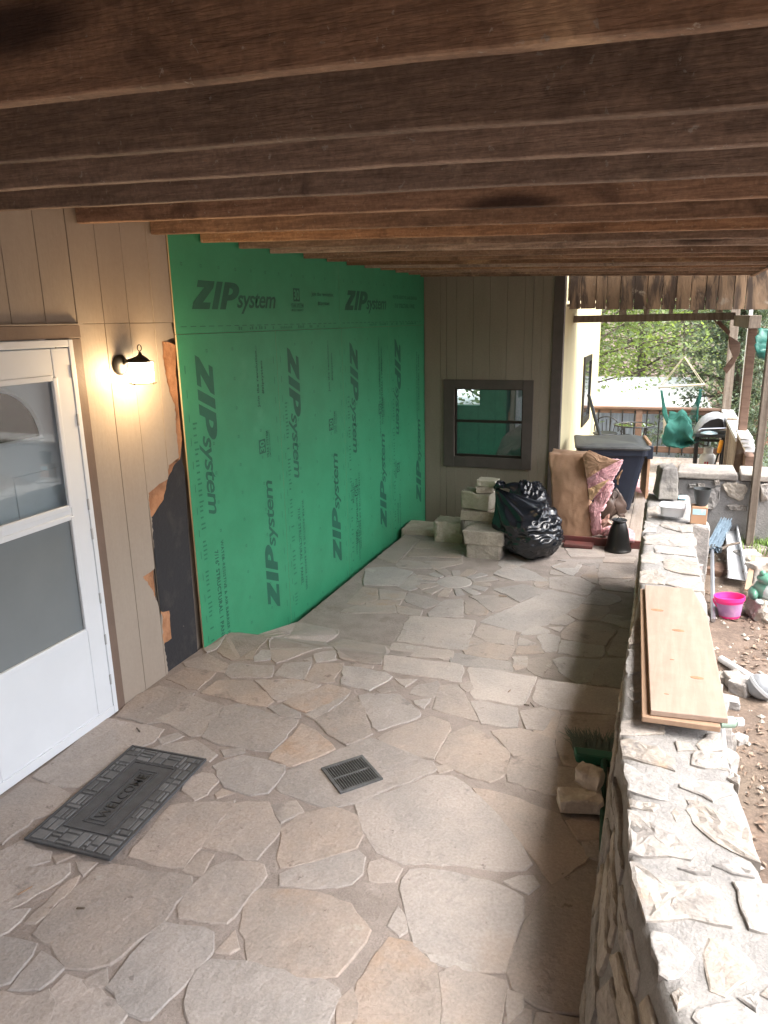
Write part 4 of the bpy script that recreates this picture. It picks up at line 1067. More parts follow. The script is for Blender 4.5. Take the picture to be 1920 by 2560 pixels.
# ------------------------------------------------ litter on the paving
for k, (zn,x,y,L_,a) in enumerate((('A',735,1165,.05,2.2),('A',500,295,.07,.1),('A',690,1167,.03,.05),('A',553,1055,.03,1.3),('D',820,185,.05,2.6),('D',150,1140,.05,1.2),('D',480,1245,.03,.3))):
    far = (zn == 'A' and y < 800); p = atz(zn,x,y,ZFAR if far else 0); p.z += .006
    d = Vector((math.cos(a),math.sin(a),0))*L_/2
    o = MB().prism([p-d+Vector((0,-.004,0)),p+d+Vector((0,-.003,0)),p+d+Vector((0,.004,0)),p-d+Vector((0,.003,0))], (0,0,.006)).build('wood_splinter', m_plankunder if k%2 else m_bark, None, .001)
    tag(o, 'small loose splinter of wood lying on the flagstones', 'wood scrap', 'splinters on the flagstones')
# ================================================================== things at the far end of the patio
def pz(n,x,y): return atz(n,x,y,ZFAR)
# pile of rough blocks
def atd(n,x,y,Y): return aty(n,x,y,Y)
b0 = pz('O',600,725); YF = b0.y+.12
def pile(x0,x1,ytop,ybot,Y,dep,m,label,seed,amp=.012,cut=None,rz=0,ry=0):
    a, b = atd('O',x0,ybot,Y), atd('O',x1,ytop,Y)
    return block('rubble_block', ((a.x+b.x)/2,Y+dep/2,a.z), (abs(b.x-a.x),dep,max(.03,b.z-a.z)), rz, m, label, 'stone', None, None, amp, seed, .12, 0, 0, ry, cut)
zb = []
pile(497,722,622,727,YF,.22,m_rock,'squared limestone block at the bottom front of the stone pile',11,.01)
o = pile(484,738,555,618,YF-.01,.30,m_rock,'flat limestone slab lying on the squared front block of the pile',17,.012)
p3 = pz('O',400,608); pile(308,485,490,608,p3.y,.26,m_mossrock,'wide low stone at the side of the pile nearest the green wall',23,.02)
YB2 = YF+.33
def at_h(x0,x1,z0,h,Y,dep,m,label,seed,rz=0,ry=0,amp=.012):
    a = atd('O',x0,400,Y).x; b = atd('O',x1,400,Y).x
    block('rubble_block', ((a+b)/2,Y+dep/2,z0), (b-a,dep,h), rz, m, label, 'stone', None, None, amp, seed, .12, 0, 0, ry)
zt = atd('O',0,480,YB2).z
at_h(495,680,ZFAR,atd('O',560,547,YB2).z-ZFAR,YB2,.24,m_rock,'foot stone of the taller back stack in the stone pile',29)
z1 = atd('O',560,547,YB2).z
at_h(500,685,z1,atd('O',560,478,YB2).z-z1,YB2,.24,m_rock,'squat stone second from the bottom in the tall back stack',31)
z2 = atd('O',560,478,YB2).z; z3 = atd('O',560,420,YB2).z
at_h(460,690,z2,z3-z2,YB2-.02,.28,m_rock,'thin wide slab in the middle of the tall back stack',37)
z4 = atd('O',560,318,YB2).z
at_h(473,655,z3,z4-z3,YB2,.25,m_mossrock,'green mossy block high in the tall back stack',41,-.12,.06)
z5 = atd('O',560,278,YB2).z
at_h(553,665,z4,z5-z4,YB2+.03,.2,m_rock,'small pale wedge stone just under the top stone of the pile',43,.2)
at_h(563,690,z5,atd('O',560,242,YB2).z-z5,YB2+.03,.2,m_mossrock,'topmost rounded stone of the tall back stack',47,-.1)
q = atz('O',80,590,ZFAR-.05)
block('kerb_block', (XW+.26,7.75,-.46), (.46,.42,.27), .04, m_rock, 'flat pale stone slab bridging the gap at the foot of the green wall', 'stone', amp=.008, seed=53)
# ------------------------------------------------ black rubbish bag
bb0 = pz('O',965,745); YBG = bb0.y+.27
kx, kz = atd('O',690,275,YBG).x, atd('O',690,275,YBG).z
cx = atd('O',880,500,YBG).x; x0 = atd('O',660,500,YBG).x; x1 = atd('O',1088,560,YBG).x; ztop = atd('O',950,375,YBG).z
NU, NV = 120, 84; vv = []
for j in range(NV+1):
    v_ = j/NV; ph = math.pi*v_
    for i in range(NU):
        u_ = i/NU; th = 2*math.pi*u_
        d = Vector((math.sin(ph)*math.cos(th), math.sin(ph)*math.sin(th), -math.cos(ph)))
        p = Vector((d.x*(x1-x0)/2*.92, d.y*.30, d.z*(ztop-ZFAR)/2*1.02))
        p.x += .05*max(0,-d.z)                              # weight sags to one side
        p += Vector(d)*(.05*nz(d,1.6,61)+.02*nz(d,4,62))
        # folds radiating from the gathered neck
        nd = Vector((kx-cx+.07,-.03,kz-(ztop+ZFAR)/2)).normalized(); ca = max(-1,min(1,nd.dot(d))); w_ = max(0,ca)
        az = math.atan2(d.y, d.x*nd.z-d.z*nd.x)
        p += Vector(d)*(.022*math.sin(az*9+3*nz(d,2,63))*w_**1.5*(1-w_**12))
        rd = 1-abs(nz((d.x*1.0,d.y,d.z*1.7),3.0,64)); rd2 = 1-abs(nz((d.x,d.y,d.z*1.7),12,65))
        p += Vector(d)*(.030*(rd**3-.45)+.003*(rd2**3-.45))*(1-.6*w_)
        if ca > .60:
            t = (ca-.60)/.40; nk = Vector((kx-cx,-.04,kz-(ztop+ZFAR)/2)); s_ = sm(t)
            ax = nd*p.dot(nd); p = ax+(p-ax)*(1-.45*s_); p = p*(1-s_*.95)+(nk+(p-ax)*.25+Vector((0,0,0)))*s_*.95
        p += Vector((cx,YBG,(ztop+ZFAR)/2)); p.z = max(p.z, ZFAR+.004+.01*abs(nz(d,9,66)))
        vv.append(p)
ff = [(j*NU+i,j*NU+(i+1)%NU,(j+1)*NU+(i+1)%NU,(j+1)*NU+i) for j in range(NV) for i in range(NU)]
bag = thing('rubbish_bag', 'full black plastic rubbish bag slumped against the stone pile', 'bag', (cx,YBG,ZFAR))
mk('bag_body', vv, ff, m_bag, bag, True)
vv = []; n = 40
for j in range(9):
    t = j/8
    for i in range(n):
        th = 2*math.pi*i/n; r_ = .026+.085*t**.8+.022*math.sin(th*7+2)*t+.016*math.sin(th*13)*t
        vv.append(Vector((kx+.0+t*.13+r_*math.cos(th)*.9, YBG-.03+r_*math.sin(th)*.9, kz-.015+.045*math.sin(t*2.6)+.03*t*math.sin(th*3+1)+.02*t*math.cos(th*5))))
mk('gathered_neck', vv, [(j*n+i,j*n+(i+1)%n,(j+1)*n+(i+1)%n,(j+1)*n+i) for j in range(8) for i in range(n)], m_bag, bag, True)
# second bag behind it
vv = []; c2 = atd('O',870,330,YBG+.42); NU2, NV2 = 64, 44
for j in range(NV2+1):
    ph = math.pi*j/NV2
    for i in range(NU2):
        th = 2*math.pi*i/NU2; d = Vector((math.sin(ph)*math.cos(th),math.sin(ph)*math.sin(th),-math.cos(ph)))
        rd = 1-abs(nz(d,6,71)); p = Vector((d.x*.25,d.y*.2,d.z*.33))+d*(.04*nz(d,2,70)+.035*(rd**4-.3))
        p += Vector((c2.x,YBG+.45,ZFAR+.34)); p.z = max(p.z,ZFAR+.004); vv.append(p)
o = mk('rubbish_bag', vv, [(j*NU2+i,j*NU2+(i+1)%NU2,(j+1)*NU2+(i+1)%NU2,(j+1)*NU2+i) for j in range(NV2) for i in range(NU2)], m_bag, None, True)
tag(o, 'smaller black rubbish bag tucked behind the full black bag', 'bag')
# ------------------------------------------------ deck beyond
ZDK = -.17; YDK = atz('P',1600,1352,ZDK).y; YD9 = 12.7; XD0, XD1 = XC+.03, 1.25
deck = thing('wood_deck', 'grey plank deck beyond the patio with a dark red front edge', 'deck', (0,YDK,ZDK))
x = XD0
while x < XD1:
    MB().box((x+.003,YDK,ZDK-.03),(x+.137,10.4,ZDK)).build('deck_board', m_deckwood, deck, .003, seg=1); x += .14
y = 10.42
while y < YD9:
    MB().box((XD0,y+.003,ZDK-.03),(XD1,y+.137,ZDK-.001)).build('deck_board', m_greywood if False else m_deckwood, deck, .003, seg=1); y += .14
MB().box((XC-1.0,YDK-.025,ZDK-.13),(XD1,YDK-.001,ZDK-.002)).build('front_edge_board', m_redboard, deck, .003)
MB().box((XD0,YDK+.05,ZDK-.5),(XD0+.06,YD9,ZDK-.032)).box((XD1-.06,YDK+.05,ZDK-.5),(XD1,YD9,ZDK-.032)).build('deck_beam', m_greywood, deck)
o = MB().box((atd('M',70,1850,YDK-.12).x,YDK-.20,ZFAR+.003),(atd('M',495,1850,YDK-.12).x,YDK-.05,ZFAR+.035)).build('red_board', m_redboard, None, .003); tag(o, 'dark red board lying under the standing paper insulation sack', 'board')
# ------------------------------------------------ insulation sack
YI = YDK+.02
def mi(x,y,Y=None): return atd('M',x,y,YI if Y is None else Y)
ins = thing('insulation_sack', 'torn brown paper sack spilling pink fibreglass insulation', 'sack', (mi(200,1850).x,YI,ZFAR))
xl, xr = atd('O',995,100,YI).x, mi(345,540).x; xlb, xrb = atd('O',1040,620,YI).x, mi(490,1840).x
zt_, zb_ = mi(200,540).z, mi(250,1850).z
def fun(a,b,g):
    x = (xl+(xlb-xl)*(1-g))*(1-a)+(xr+(xrb-xr)*(1-g))*a; z = zb_+(zt_-zb_)*g; y = YI-.02+.30*b+.10*g
    p = Vector((x,y,z)); k = .012*nz((x,y,z),5,81)+.008*(1-abs(nz((x,y,z*.6),14,82)))**3
    bul = .03*math.sin(math.pi*a)*math.sin(math.pi*g)
    if b < .01: p.y -= k+bul
    elif b > .99: p.y += bul
    if a < .01: p.x -= k
    if a > .99: p.x += k*.6
    if g > .99: p.z += .02*nz((x,y,0),9,83)
    return p
v,f = grid_solid(26,8,40,fun); sk = mk('paper_sack', v, f, m_kraft, ins, True)
def sheet_obj(name, rows, m, parent, amp, seed, th=.006, sub=6):
    """thick crumpled sheet through a grid of control points"""
    nr, nc = len(rows), len(rows[0]); R_, C_ = (nr-1)*sub+1, (nc-1)*sub+1; top = []
    for i in range(R_):
        fi = i/sub; a = min(int(fi),nr-2); s_ = fi-a
        for j in range(C_):
            fj = j/sub; b = min(int(fj),nc-2); t = fj-b
            p = (rows[a][b]*(1-s_)+rows[a+1][b]*s_)*(1-t)+(rows[a][b+1]*(1-s_)+rows[a+1][b+1]*s_)*t
            e = 1.0
            top.append(p+Vector((nz(p,9,seed),nz(p,9,seed+1),nz(p,9,seed+2)))*amp+Vector((nz(p,28,seed),nz(p,28,seed+1),nz(p,28,seed+2)))*amp*.6)
    n = len(top); f = [(i*C_+j,i*C_+j+1,(i+1)*C_+j+1,(i+1)*C_+j) for i in range(R_-1) for j in range(C_-1)]
    me = bpy.data.meshes.new(name); me.from_pydata([tuple(p) for p in top],[],f)
    bm = bmesh.new(); bm.from_mesh(me); bmesh.ops.recalc_face_normals(bm, faces=bm.faces)
    bmesh.ops.solidify(bm, geom=bm.faces[:], thickness=th)
    for q_ in bm.faces: q_.smooth = True
    bm.to_mesh(me); bm.free(); return link(name, me, m, parent)
Y1, Y2 = YI-.03, YI-.08
def torn(name, outline, Y, th, m, seed, jag=.012, dome=.03, lean=0):
    """torn-edged mat: outline in the sack's own upright plane, fibrous uneven front"""
    P_ = []
    for i in range(len(outline)):
        a, b = mi(*outline[i],Y), mi(*outline[(i+1)%len(outline)],Y); k = max(1,int((b-a).length/.012))
        for j in range(k):
            p = a.lerp(b,j/k); P_.append(p+Vector((nz(p,45,seed)*jag,0,nz(p,45,seed+1)*jag)))
    c_ = sum(P_,Vector())/len(P_); n = len(P_); v = []; f = []
    for (dy,s_) in ((th,1.0),(th*.3,1.0),(0,.94),(-dome*.6,.75),(-dome,.5),(-dome*1.05,.25)):
        for p in P_:
            q = c_+(p-c_)*s_; e = Vector((0,(nz(q,16,seed+2)*.014+nz(q,45,seed+3)*.007)*(1 if s_ < 1 else .3),0)); v.append(q+Vector((0,dy,0))+e+Vector((0,lean*(q.x-c_.x),0)))
    for k in range(5): f += [(k*n+i,k*n+(i+1)%n,(k+1)*n+(i+1)%n,(k+1)*n+i) for i in range(n)]
    v.append(c_+Vector((0,-dome*1.1,0))); f += [(5*n+i,5*n+(i+1)%n,6*n) for i in range(n)]; f.append(tuple(range(n)))
    o = mk(name, v, f, m, ins, False)
    bm = bmesh.new(); bm.from_mesh(o.data); bmesh.ops.recalc_face_normals(bm, faces=bm.faces); bm.to_mesh(o.data); bm.free(); return o
torn('pink_batt', ((350,540),(600,600),(930,600),(935,640),(870,770),(800,880),(770,980),(640,1120),(460,1230),(410,1000)), YI+.02, .07, m_pink, 400, .016, .02)
torn('pink_batt', ((800,945),(805,1010),(775,1060),(770,1110),(720,1130),(725,1190),(660,1210),(690,1290),(640,1360),(600,1380),(560,1330),(600,1420),(620,1720),(480,1745),(450,1500),(430,1300),(520,1200),(620,1080),(720,980)), YI-.02, .07, m_pink, 410, .014, .03)
torn('torn_flap', ((340,520),(430,452),(520,490),(640,540),(850,605),(935,585),(800,650),(620,740),(480,830),(400,880),(370,700)), Y1-.04, .012, m_kraft, 420, .004, .012)
torn('torn_flap', ((415,1030),(470,1010),(560,960),(640,925),(735,885),(690,940),(620,1020),(560,1090),(480,1200),(440,1190)), Y1-.05, .01, m_kraftin, 430, .005, .008)
torn('torn_flap', ((930,740),(935,760),(890,870),(860,910),(875,975),(850,960),(850,900),(830,880)), Y1, .01, m_kraft, 440, .004, .006)
torn('pink_batt', ((620,1640),(780,1590),(800,1640),(720,1735),(625,1740)), Y1+.02, .06, m_pink, 450, .012, .02)
torn('torn_flap', ((612,1520),(690,1440),(740,1400),(735,1500),(790,1560),(700,1590),(625,1620)), Y1, .012, mat('pink_tinted_paper',(.56,.34,.28),rough=.9), 460, .008, .012)
o = sheet_obj('insulation_scrap', [[atz('M',950,1600,ZDK+.05),atz('M',1100,1640,ZDK+.05)],[atz('M',960,1740,ZDK+.06),atz('M',1110,1760,ZDK+.05)]], m_pink, None, .02, 121, .05); tag(o, 'scrap of pink insulation on the deck edge behind the black pot', 'insulation')
o = sheet_obj('insulation_scrap', [[atz('M',1110,930,ZDK+.05),atz('M',1330,1000,ZDK+.05)],[atz('M',1110,1070,ZDK+.08),atz('M',1310,1110,ZDK+.06)]], m_pink, None, .02, 131, .06); tag(o, 'pink insulation batt scrap lying on the deck beyond the navy bin', 'insulation')
# ------------------------------------------------ black pot
pc = pz('M',850,1990); pc.y += .12
pot = thing('black_pot', 'tall tapering black plastic pot with a wire handle standing on the patio', 'pot', pc)
MB().lathe([(.001,0),(.135,0),(.138,.015),(.128,.03),(.118,.07),(.108,.14),(.092,.22),(.07,.285),(.062,.30),(.07,.312),(.078,.318),(.074,.326),(.055,.322),(.001,.31)], pc, 32).build('body', m_blackpl, pot, 0, True)
MB().tube([pc+Vector((-.03,0,.32)),pc+Vector((0,.0,.365)),pc+Vector((.03,0,.32))], .004, 6).build('handle', m_iron, pot, 0, True)
# ------------------------------------------------ wheelie bin
bn = atz('M',920,1450,ZDK); bc = Vector((atd('M',700,900,bn.y+.1).x, bn.y+.36, ZDK)); ba = R(8)
sc_ = (atd('M',1190,450,bn.y).x-atd('M',240,400,bn.y).x)/.98
bin_ = thing('wheelie_bin', 'large navy wheeled rubbish bin with a warped grey lid', 'bin', bc)
Mb = fr(bc,0,0,ba)
def ringp(wx,wy_,z,r_,dx=0,dy=0,n=5):
    out = []
    for (sx,sy,a0) in ((1,1,0),(-1,1,90),(-1,-1,180),(1,-1,270)):
        for k in range(n):
            a = R(a0+90*k/(n-1)); out.append(Mb@Vector((dx+sx*(wx/2-r_)+r_*math.cos(a), dy+sy*(wy_/2-r_)+r_*math.sin(a), z)))
    return out
def loft(rings, cap=True):
    v = [p for r_ in rings for p in r_]; n = len(rings[0]); f = [(k*n+i,k*n+(i+1)%n,(k+1)*n+(i+1)%n,(k+1)*n+i) for k in range(len(rings)-1) for i in range(n)]
    if cap: f += [tuple(range(n))[::-1], tuple(range((len(rings)-1)*n,len(rings)*n))]
    return v, f
BH = aty('M',900,420,bn.y).z-ZDK; WT = .78*sc_/1.0; 
v,f = loft([ringp(.58,.60,.06,.06,-.05),ringp(.60,.62,.09,.07,-.05),ringp(.74,.74,BH-.10,.07,0),ringp(.745,.745,BH-.09,.07,0),ringp(.79,.79,BH-.088,.07,0),ringp(.79,.79,BH,.07,0)]); mk('body', v, f, m_bin, bin_, False)
v,f = loft([ringp(.83,.84,BH+.002,.08),ringp(.84,.85,BH+.022,.08),ringp(.80,.82,BH+.038,.08),ringp(.60,.60,BH+.05,.08)]); v = [p+Vector((0,0,.018*math.sin(p.x*9)+.012*nz(p,5,140))) for p in v]; mk('lid', v, f, m_binlid, bin_, False)
MB().box((.38,-.33,BH-.13),(.45,-.25,BH+.02),Mb).box((.38,.2,BH-.13),(.45,.28,BH+.02),Mb).build('lifting_lug', m_bin, bin_, .01)
MB().tube([Mb@Vector((-.3,.44,BH-.03)),Mb@Vector((.3,.44,BH-.03))], .018, 8).build('handle', m_bin, bin_)
for sx in (-1,1): MB().lathe([(.001,-.03),(.09,-.03),(.1,-.02),(.1,.02),(.09,.03),(.001,.03)], Mb@Vector((sx*.31,.33,.1)), 20, rotz(ba)@Matrix.Rotation(R(90),4,'Y')).build('wheel', m_blackpl, bin_, 0, True)
o = MB().box((.40,-.28,.2),(.43,.30,.86),Mb).build('cardboard_sheet', m_card, None, .002); tag(o, 'narrow sheet of brown cardboard leaning behind the navy bin', 'cardboard')
# brown bag in front of the bin
def lump(name, c, s_, m, seed, parent=None, amp=.1, flat=True, n=28):
    vv = []
    for j in range(n//2+1):
        ph = math.pi*j/(n//2)
        for i in range(n):
            th = 2*math.pi*i/n; d = Vector((math.sin(ph)*math.cos(th),math.sin(ph)*math.sin(th),-math.cos(ph)))
            k = 1+amp*nz(d,2.2,seed)+amp*.5*nz(d,6,seed+1); p = Vector((d.x*s_[0],d.y*s_[1],d.z*s_[2]))*k+Vector(c); vv.append(p)
    return mk(name, vv, [(j*n+i,j*n+(i+1)%n,(j+1)*n+(i+1)%n,(j+1)*n+i) for j in range(n//2) for i in range(n)], m, parent, True)
bgc = atd('M',860,1250,bn.y-.1)
hb = thing('handbag', 'slumped dark brown bag hanging against the navy bin', 'bag', (bgc.x,bgc.y,ZDK))
sheet_obj('bag_body', [[atd('M',760,1060,bn.y-.12),atd('M',830,1035,bn.y-.1)],[atd('M',760,1180,bn.y-.17),atd('M',900,1120,bn.y-.12)],[atd('M',800,1300,bn.y-.16),atd('M',960,1270,bn.y-.1)],[atd('M',830,1400,bn.y-.13),atd('M',965,1340,bn.y-.1)],[atd('M',890,1440,bn.y-.12),atd('M',930,1420,bn.y-.1)]], m_brownbag, hb, .012, 150, .06)
rc = atd('M',820,1110,bn.y-.2); MB().tube([rc+Vector((.035*math.cos(a),0,.05*math.sin(a))) for a in lin(0,2*math.pi,.4)], .005, 6).build('handle_loop', m_iron, hb, 0, True)
lump('bag_base', (atd('M',700,1320,bn.y-.2).x,bn.y-.16,ZDK+.16), (.12,.1,.15), m_brownbag, 155, hb, .25)
# pole leaning on the cream wall
p0 = atd('K',325,1425,9.6); p1 = atd('K',228,1072,9.8); d = (p0-p1)
o = MB().tube([p1, p1+d*((p1.z-ZDK)/(-d.z))], .022, 8).build('pole', m_charpot, None, 0, True); tag(o, 'dark grey pole leaning against the cream yellow siding', 'pole')
# ================================================================== railing, posts and timber round the deck
YRL = 12.62
def kd(x,y,Y): return aty('K',x,y,Y)
zr_t = kd(700,1172,YRL).z; zr_b = kd(700,1226,YRL).z; zl_t, zl_b = kd(900,1490,YRL).z, kd(900,1538,YRL).z
XR9 = aty('L',1055,640,YRL).x
rail = thing('deck_railing', 'brown wooden deck railing with black metal balusters at the deck end', 'railing', (0,YRL,ZDK))
MB().box((XC+.03,YRL-.07,zr_t-.035),(XR9,YRL+.07,zr_t)).build('cap_rail', m_brownwood, rail, .004)
MB().box((XC+.03,YRL-.02,zr_b),(XR9,YRL+.02,zr_t-.037)).build('top_rail', m_brownwood, rail, .004)
MB().box((XC+.03,YRL-.02,zl_b),(XR9,YRL+.02,zl_t)).build('bottom_rail', m_brownwood, rail, .004)
for px in (628,):
    x = kd(px,1300,YRL).x; MB().box((x-.05,YRL-.045,ZDK),(x+.05,YRL+.045,zr_t-.036)).build('post', m_brownwood, rail, .004)
x = XC+.12
while x < XR9-.05:
    MB().tube([(x,YRL-.034,zl_b-.03),(x,YRL-.034,zr_b+.05)], .011, 6).build('baluster', m_iron, rail); x += .118*1.6
# side railing running back along the deck's open edge
sr = thing('side_railing', 'pale weathered side railing running back along the open deck edge', 'railing', (XR9,11,ZDK))
for yy, h_ in ((YRL-.02,zr_t+1.9),(11.3,zr_t+.02),(9.7,.62)):
    MB().box((XR9+.005,yy-.06,ZDK-.3),(XR9+.125,yy+.06,min(h_,2.2))).build('post', m_greywood, sr, .004)
MB().box((XR9-.005,9.6,.62),(XR9+.16,YRL-.09,.665)).build('cap_rail', m_greyroof, sr, .004)
y = 9.95
while y < YRL-.3:
    MB().box((XR9+.04,y,ZDK),(XR9+.065,y+.14,.615)).build('board', m_greywood, sr, .003); y += .19
# weathered vertical boards closing the end of the upper deck
gab = thing('board_skirt', 'row of water-stained vertical boards hanging below the upper deck end', 'board skirt', (0,YB+.3,2.2))
YGB = YB+.14; xs_ = [kd(x,300,YGB).x for x in (75,165,285,370,480,590,695,810,925,1040,1160,1255,1385,1480)]+[1.42,1.6]
for k,(a,b) in enumerate(zip(xs_[:-1],xs_[1:])):
    zb_ = kd(900,372+k*3,YGB).z+.02*nz((k,0,0),.7,160)
    MB().box((a+.003,YGB+.004*(k%2),zb_),(b-.003,YGB+.022+.004*(k%2),2.66)).build('board', m_gable, gab, .002, seg=1)
MB().box((XC+.03,YGB+.03,2.28),(1.7,YGB+.07,2.6)).build('backing_rail', m_greywood, gab)
bm_t = thing('porch_beam', 'long grey timber beam spanning above the far deck opening', 'beam', (0,9.6,2.1))
zb0, zb1 = aty('K',700,490,9.5).z, aty('K',700,432,9.5).z
MB().box((XC+.02,9.5,zb0),(aty('K',1400,450,9.5).x,9.64,zb1)).build('beam', m_greywood, bm_t, .004)
for px in (500,690,885,1080,1270):
    x = kd(px,415,9.1).x; MB().box((x-.02,YGB+.075,zb1-.0),(x+.02,9.5,zb1+.10)).build('rafter_stub', m_greywood, bm_t, .003)
MB().box((XC+.02,YGB+.08,zb1+.102),(1.5,9.9,zb1+.13)).build('soffit_board', m_greywood, bm_t)
x9 = aty('K',1350,450,9.5).x
bs = thing('side_beam', 'grey timber beam end jutting out beside the teal tarp', 'beam', (x9,9,2.1))
pA = aty('K',1610,440,7.6); pB = aty('K',1610,545,7.6)
MB().box((pA.x-.10,7.6,pB.z),(pA.x,9.48,pA.z)).build('beam', m_greywood, bs, .004)
# support posts
def post(zn, xt0, xt1, Y, z0, z1, m, label, name='support_post', d=.1):
    a, b = aty(zn,xt0[0],xt0[1],Y).x, aty(zn,xt1[0],xt1[1],Y).x
    o = MB().box((a,Y,z0),(b,Y+d,z1)).build(name, m, None, .005); tag(o, label, 'post'); return o
post('N', (860,400),(965,400), 6.62, .12, 2.55, m_greywood, 'square weathered grey post standing in front of the rubble cross wall')
post('L', (1320,500),(1430,500), 9.3, -.6, 2.05, m_brownwood, 'reddish brown timber post behind the grey post, under the porch beam', d=.14)
post('K', (1480,700),(1510,700), 11.0, -.6, 2.2, m_whiteroof, 'thin pale post between the brown post and the grey post', d=.05)
bq = thing('bent_brace', 'crooked reddish wooden brace hanging from the brown timber post', 'brace', kd(1380,700,9.2))
Yb = 9.15
MB().prism([kd(x,y,Yb) for x,y in ((1345,600),(1440,660),(1435,740),(1395,820),(1330,910),(1300,870),(1380,770),(1350,700))], (0,.05,0)).build('brace_board', m_brownwood, bq, .008)
MB().prism([kd(x,y,Yb+.2) for x,y in ((1230,485),(1280,485),(1360,570),(1345,605))], (0,.06,0)).build('diagonal_strut', m_brownwood, bq, .004)
o = sheet_obj('tarp', [[kd(1590,540,8.6),kd(1660,560,8.6)],[kd(1560,640,8.5),kd(1670,660,8.6)],[kd(1555,720,8.5),kd(1665,740,8.6)],[kd(1600,790,8.6),kd(1680,840,8.6)]], m_tarp, None, .03, 170, .01); tag(o, 'crumpled teal tarp hanging beside the outer post', 'tarp')
# white boards stacked on the low steps
st = thing('step_stack', 'pale boards stacked on a dark stand past the brown post', 'boards', (aty('L',1390,1450,9.0).x,9.0,ZDK))
for k,(x0,y0,x1,y1) in enumerate(((1285,975,1450,1010),(1300,1020,1470,1060),(1330,1080,1480,1120),(1360,1130,1490,1190))):
    a, b = aty('L',x0,y0,8.9), aty('L',x1,y1,8.9); MB().box((a.x,8.8+.02*k,b.z),(b.x,9.4+.02*k,a.z-.004)).build('pale_board', m_whiteroof, st, .004)
a, b = aty('L',1370,1250,8.95), aty('L',1470,1450,8.95); MB().box((a.x,8.95,-.5),(b.x,9.3,a.z)).build('stand', m_brownwood, st)
a, b = aty('L',1190,1250,9.2), aty('L',1350,1450,9.2); MB().prism([aty('L',x,y,9.25) for x,y in ((1270,1000),(1340,1100),(1350,1560),(1180,1560))], (0,.04,0)).build('side_board', m_greywood, st)
# ------------------------------------------------ wrought iron table and chair
YT = atz('K',685,1640,ZDK).y+.25
tz = kd(600,1315,YT).z; xa, xb = kd(432,1315,YT).x, kd(760,1315,YT).x; tc = Vector(((xa+xb)/2,YT,0)); tr = (xb-xa)/2
tb = thing('bistro_table', 'round black wrought iron bistro table on the deck', 'table', (tc.x,tc.y,ZDK))
MB().tube([tc+Vector((tr*math.cos(a),tr*math.sin(a),tz)) for a in lin(0,2*math.pi,.2)], .012, 6).build('top_rim', m_iron, tb, 0, True)
MB().lathe([(.001,tz-.003),(tr-.01,tz-.003),(tr-.01,tz+.003),(.001,tz+.003)], tc, 32).build('glass_top', m_clear, tb)
for k in range(4):
    a = R(45+90*k); d = Vector((math.cos(a),math.sin(a),0))
    MB().tube([tc+d*tr*.75+Vector((0,0,tz-.01)),tc+d*tr*.62+Vector((0,0,tz-.25)),tc+d*tr*.6+Vector((0,0,ZDK+.35)),tc+d*tr*.8+Vector((0,0,ZDK))], .011, 6).build('leg', m_iron, tb, 0, True)
    c_ = tc+d*tr*.82+Vector((0,0,tz-.07)); MB().tube([c_+d*(.055-.006*t)*math.cos(t*1.3)+Vector((0,0,(.055-.006*t)*math.sin(t*1.3))) for t in lin(0,7,.5)], .006, 5).build('scroll', m_iron, tb, 0, True)
xm = kd(365,1300,YT+.2).x; ch = thing('bistro_chair', 'black wrought iron bistro chair with an arched back against the cream wall', 'chair', (xm,YT+.2,ZDK))
zc_ = kd(365,1258,YT+.2).z; zs = ZDK+.43; hw = .19
MB().tube([Vector((xm+hw*math.cos(a),YT+.35,zs+(zc_-zs)*max(0,math.sin(a))**.6)) for a in lin(0,math.pi,.16)], .01, 6).build('back_hoop', m_iron, ch, 0, True)
for k in range(5): MB().tube([(xm-hw*.6+hw*.3*k,YT+.35,zs),(xm-hw*.75+hw*.375*k,YT+.35,zc_-.04-.02*abs(k-2)**1.5)], .006, 5).build('back_rod', m_iron, ch)
MB().lathe([(.001,zs-.01),(hw,zs-.01),(hw+.01,zs),(hw,zs+.01),(.001,zs+.01)], (xm,YT+.15,0), 24).build('seat', m_iron, ch, 0, True)
for sx in (-1,1):
    for sy in (-.03,.33): MB().tube([(xm+sx*hw*.8,YT+sy,zs),(xm+sx*hw,YT+sy+(.03 if sy > 0 else -.03),ZDK)], .01, 6).build('leg', m_iron, ch)
# ------------------------------------------------ hammock chair
YH = 11.6
def ld(x,y,Y=YH): return aty('L',x,y,Y)
hm = thing('hammock_chair', 'teal fabric hammock chair hanging from a chain above the deck', 'hammock chair', ld(500,1100))
pA, pB = ld(240,350), ld(845,318)
MB().tube([pA,pB], .017, 8).build('spreader_bar', m_rope, hm, 0, True)
apex = kd(988,770,YH); ctop = kd(995,470,9.57)
ctop = kd(995,440,YH)
rp = MB()
for e in (.04,.96):
    q_ = pA.lerp(pB,e); rp.tube([apex,q_+Vector((-.01,0,.0))], .005, 5); rp.tube([apex+Vector((.01,.01,0)),q_+Vector((.02,.02,0))], .005, 5)
rp.build('rope', m_rope, hm)
chn = MB(); n = 22
for k in range(n):
    c_ = apex.lerp(ctop,(k+.5)/n); h_ = (ctop-apex).length/n*.66; a = k%2*math.pi/2; e = Vector((math.cos(a),math.sin(a),0))
    chn.tube([c_+e*.011*math.cos(t)+Vector((0,0,h_*math.sin(t))) for t in lin(0,2*math.pi,.8)], .004, 4)
chn.build('chain', m_chain, hm)
